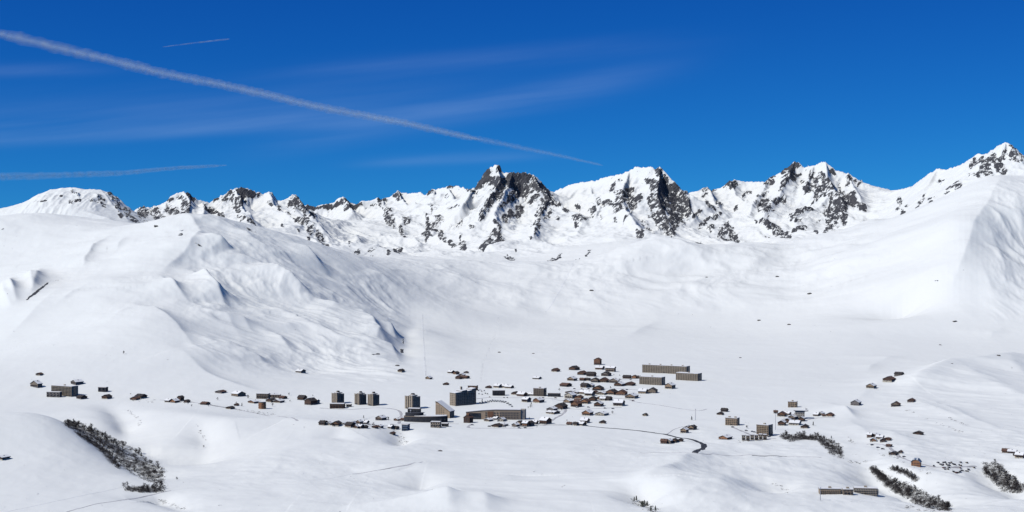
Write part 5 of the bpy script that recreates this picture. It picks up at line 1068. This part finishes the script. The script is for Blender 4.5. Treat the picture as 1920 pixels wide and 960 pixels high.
WOODS = [
 ('bare tree in the dark gully wood behind the bottom-left knoll', 'trees of the bottom-left gully wood', [(122,793,.35),(150,803,.5),(185,822,.7),(215,842,1.1),(235,857,1.4),(262,873,1.35),(285,886,1.1),(305,893,.8)], 100, 13, .9, False),
 ('bare tree in the lower strip of the bottom-left gully wood', 'trees of the lower left strip', [(142,812,.5),(165,825,.6),(190,842,.8),(208,860,1),(225,878,1)], 24, 4, .8, False),
 ('bare tree in the short grey row beneath the left gully wood', 'trees of the short left row', [(238,916),(260,918),(285,919),(306,917)], 16, 4, .8, False),
 ('bare tree in the line from beige brown flats rightwards', 'trees right of the beige flats', [(1466,818,.8),(1482,823,1),(1494,820,.9),(1512,821,.5),(1532,822,.7)], 26, 5, .8, False),
 ('bare tree on the bank above the bottom right bench', 'trees on the right bank', [(1535,823,.4),(1550,832,.8),(1564,842,1.2),(1578,850,.9)], 24, 9, .7, False),
 ('bare tree in the long diagonal wood at bottom right', 'trees of the long diagonal wood', [(1634,878,.4),(1650,893,.7),(1672,910,1),(1700,922,1.2),(1730,938,1.3),(1760,947,.9),(1780,954,.5)], 68, 8, .8, False),
 ('bare tree in the thin upper strip of the diagonal wood', 'trees of the thin upper strip', [(1672,878,.5),(1700,888,.7),(1718,900,1)], 14, 3, .65, False),
 ('bare tree in the wood at the right edge', 'trees of the right-edge wood', [(1846,878,.6),(1862,886,1.3),(1880,898,1.6),(1898,910,1),(1916,918,.5)], 40, 11, .9, False),
]
for lab, grp, pts, n, sr, sc, ev in WOODS:
    for x, r_ in along(pts, n, sr * 1.2, 3): place_tree(x, r_, RND.randrange(5), sc * RND.uniform(.6, 1.3), lab, grp)
for x, r_ in along([(1186,938,.8),(1205,948,1),(1228,958,.8)], 12, 5): place_tree(x, r_, 5 + RND.randrange(2), RND.uniform(.45, .75), 'small dark conifer in the gully at bottom centre right', 'conifers of the bottom gully')
for x, r_ in [(266,848),(334,901),(327,908),(1295,787),(465,747),(1290,760)]: pass
def single_tree(px, row, k, sc, lab): place_tree(px, row, k, sc, lab, None)
single_tree(265, 856, 5, .7, 'lone conifer right of the bottom-left gully wood')
single_tree(332, 900, 1, .5, 'lone small bare tree above the bottom-left track')
single_tree(465, 748, 2, .9, 'slim bare tree between the two left village groups')
single_tree(1297, 788, 6, .8, 'dark tree just left of thin pale mast')
single_tree(382, 840, 0, .6, 'small tree on the bench below the left village')
single_tree(232, 664, 2, .8, 'lone tree highest on the left snow slope')
for x0, x1, r0, r1, n, nm in ((1045,1190,700,745,12,'hillside village'),(985,1160,745,800,10,'lower hillside village'),(900,1000,745,800,8,'resort centre'),(600,760,780,806,8,'line under the towers'),(240,600,740,765,14,'left village'),(1380,1560,770,826,8,'upper right hamlet')):
    for k in range(n): place_tree(RND.uniform(x0, x1), RND.uniform(r0, r1), RND.randrange(7), RND.uniform(.4, .8), 'small garden tree among the houses of the ' + nm, 'garden trees of the ' + nm)
def scrub(name, label, spots, seed, hmin=.8, hmax=2.4, per=26):
    rr = random.Random(seed); mb = MB()
    for x, r_ in spots:
        g = ground(x, r_); h = rr.uniform(hmin, hmax)
        for i in range(per):
            p = g + Vector((rr.gauss(0, h * .8), rr.gauss(0, h * .8), 0)); p.z = ground_z(p.x, p.y) + rr.uniform(-.1, h * .6)
            d = Vector((rr.gauss(0, .5), rr.gauss(0, .5), rr.uniform(.4, 1))) * h * .6; s_ = Vector((rr.gauss(0, 1), rr.gauss(0, 1), rr.gauss(0, .3))).normalized() * h * .13
            mb.add([p - s_, p + s_, p + d + s_ * .5, p + d - s_ * .5], [(0, 1, 2, 3)])
    o = mb.build(name, M['twig']); tag(o, label, 'scrub', None, 'stuff'); return o
sp = []
for w in WOODS: sp += along(w[2], int(w[3] * 15), w[4] * 1.35)
scrub('undergrowth', 'dark leafless undergrowth filling the gully woods', sp, 3, .9, 2.3, 14)
sp = along([(1186,938),(1205,948),(1232,960)], 60, 6) + along([(745,812),(752,822),(758,830)], 26, 5, 4) + along([(1690,865),(1745,888)], 10, 4)
sp += along([(236,768),(245,775),(256,783),(262,792),(258,800)], 22, 2, 2) + along([(1700,770),(1760,795),(1810,812)], 26, 2) + along([(1780,784),(1812,797)], 14, 1.5) + along([(1590,820),(1602,830)], 12, 3)
sp += along([(1590,866),(1608,868),(1625,866)], 16, 2) + along([(1635,845),(1665,855),(1700,860)], 14, 3) + along([(1690,950),(1740,948)], 20, 4, 4) + along([(1720,955),(1780,958)], 20, 3, 4)
sp += along([(300,938),(345,956)], 24, 2) + along([(1450,905),(1480,925)], 10, 4) + along([(368,795),(386,830)], 12, 5)
sp += along([(445,769),(520,778)], 30, 2, 3) + along([(240,750),(350,756)], 26, 3, 3) + along([(1388,828),(1435,822)], 16, 2, 3) + along([(960,802),(1010,798)], 16, 3, 3)
scrub('scrub', 'low dark scrub poking through the snow along gullies and roads', sp, 8, .6, 1.7, 16)
sp = [(69 + RND.gauss(0, 4), 681) for _ in range(5)] + [(116 + RND.gauss(0, 5), 685) for _ in range(6)] + [(199 + RND.gauss(0, 4), 666) for _ in range(7)] + [(210, 652), (205, 653)]
for _ in range(330):
    x = RND.uniform(0, 1920); r_ = RND.uniform(500, 950)
    if 60 < x < 330 and r_ < 640: continue
    sp.append((x, r_))
sp += [(RND.uniform(1550, 1920), RND.uniform(720, 950)) for _ in range(150)] + [(RND.uniform(1000, 1400), RND.uniform(700, 850)) for _ in range(40)]
scrub('dead_stems', 'scattered dry stems and stones speckling the open snow', sp, 12, .3, 1.0, 7)
# boulders: the few dark rocks one can tell apart on the pistes
for x, r_, w, lab in [(1109,545,8,'dark boulder alone high above the middle of the saddle'),(1519,551,9,'dark boulder on the upper right slope, right of centre'),(1423,601,7,'small dark boulder at foot of upper right slope'),(1480,609,7,'small dark boulder lower right of its neighbour on the upper right slope'),(1325,520,5,'small dark boulder under the rounded snow dome'),(1790,603,8,'dark boulder at foot of the right mountain'),(1763,647,5,'small boulder on snow below the right mountain'),(1872,667,7,'grey boulder atop the lower right ridge'),(1785,682,4,'tiny boulder beside the lower right ridge'),(1458,519,7,'grey boulder near a shaded hollow on the upper right slope'),(293,425,9,'dark boulder on skyline left of the left hill summit'),(1000,663,5,'small boulder left above the hillside village'),(936,661,6,'small boulder above the resort centre'),(1388,671,5,'small boulder on the wide flat field'),(745,686,8,'dark boulder at the mouth of the central stream gully'),(825,846,8,'dark boulder on the bench below the resort centre')]:
    g = ground(x, r_); s = w * g.y / F / 2; rr = random.Random(int(x))
    bm = bmesh.new(); bmesh.ops.create_icosphere(bm, subdivisions=2, radius=1)
    for v in bm.verts: v.co *= 1 + .35 * math.sin(v.co.x * 3 + x) * math.cos(v.co.y * 4 + r_) + rr.uniform(-.12, .12)
    me = bpy.data.meshes.new('boulder'); bm.to_mesh(me); bm.free(); me.materials.append(M['rock'])
    o = bpy.data.objects.new('boulder', me); COL.objects.link(o); o.location = g; o.scale = (s, s * .8, s * .5); tag(o, lab, 'boulder', 'boulders on the open snow')

# ---- contrails: long tubes of ice cloud high above the range
def contrail(pts, r0, r1, alpha, label, lump=.35, seed=0, k=12):
    """pts (px,row,distance); five nested shells of thin ice cloud, so the edges fade from any side"""
    V_ = [Vector(P(*p)) for p in pts]; out = []
    for i in range(len(V_) - 1):
        n = min(max(4, int((V_[i + 1] - V_[i]).length / 120)), 110)
        for j in range(n): out.append(V_[i].lerp(V_[i + 1], j / n))
    out.append(V_[-1]); N = len(out); mb = MB(); i_ = np.arange(N); arcl = np.concatenate([[0], np.cumsum([(b - a).length for a, b in zip(out[:-1], out[1:])])])
    puff = [fbm(np.float32(arcl / 330 + seed), np.full(N, 3.3 + 2 * j, np.float32), 3, .6) for j in range(3)]
    for sh in range(5):
        vs = []; sc = (1 - sh * .19) ** 1.0
        for i, p in enumerate(out):
            d = (out[min(i + 1, N - 1)] - out[max(i - 1, 0)]).normalized(); u = d.cross(Vector((0, 0, 1))).normalized(); w = u.cross(d)
            f = i / (N - 1); r = (r0 + (r1 - r0) * f) * sc * min(1, (min(i, N - 1 - i) + .5) / (N * .05 + 1)) ** .6
            r *= 1 + lump * puff[0][i]; q = p + w * float(puff[1][i]) * r0 * .28 * (1 - .6 * f) + u * float(puff[2][i]) * r0 * .2
            for j in range(k):
                a = 2 * math.pi * j / k; vs.append(q + (u * math.cos(a) + w * math.sin(a)) * r)
        mb.add(vs, [(i * k + j, i * k + (j + 1) % k, (i + 1) * k + (j + 1) % k, (i + 1) * k + j) for i in range(N - 1) for j in range(k)])
    m = bpy.data.materials.new('ice_cloud'); m.use_nodes = True; t_ = m.node_tree; t_.nodes.clear()
    df = nn(t_, 'ShaderNodeBsdfDiffuse'); df.inputs[0].default_value = (.82, .9, .95, 1); tl = nn(t_, 'ShaderNodeBsdfTranslucent'); tl.inputs[0].default_value = (.82, .9, .95, 1)
    ad = nn(t_, 'ShaderNodeMixShader'); ad.inputs[0].default_value = .5; t_.links.new(df.outputs[0], ad.inputs[1]); t_.links.new(tl.outputs[0], ad.inputs[2])
    tr = nn(t_, 'ShaderNodeBsdfTransparent'); mi = nn(t_, 'ShaderNodeMixShader'); ge = nn(t_, 'ShaderNodeNewGeometry'); no = nn(t_, 'ShaderNodeTexNoise')
    no.inputs['Scale'].default_value = .006; no.inputs['Detail'].default_value = 4; mr = nn(t_, 'ShaderNodeMapRange')
    mr.inputs[1].default_value = .3; mr.inputs[2].default_value = .7; mr.inputs[3].default_value = alpha * .35; mr.inputs[4].default_value = alpha * 1.6
    t_.links.new(ge.outputs['Position'], no.inputs['Vector']); t_.links.new(no.outputs[0], mr.inputs[0]); t_.links.new(mr.outputs[0], mi.inputs[0])
    t_.links.new(tr.outputs[0], mi.inputs[1]); t_.links.new(ad.outputs[0], mi.inputs[2]); ou = nn(t_, 'ShaderNodeOutputMaterial'); t_.links.new(mi.outputs[0], ou.inputs[0])
    o = mb.build('contrail', m, smooth=True); tag(o, label, 'contrail'); return o
contrail([(-60,44,26500),(0,63,27500),(150,99,30500),(300,136,34500),(450,166,39000),(600,201,44500),(750,229,50500),(900,262,58000)], 112, 125, .055, 'thick white vapour trail crossing the sky from upper left to the peaks')
contrail([(880,257,57000),(1050,292,68000),(1130,310,76000)], 125, 60, .026, 'fading lower end of the thick vapour trail above the peaks', .35, 4)
contrail([(-60,333,60000),(0,331,60000),(110,329,60000),(220,325,60000),(330,315,60000),(425,310,60000)], 170, 60, .036, 'faint low vapour trail above the left peaks', .3, 5)
contrail([(305,88,42000),(360,81,42000),(430,73,42000)], 12, 26, .05, 'short thin vapour trail above the long one', .2, 9, 8)
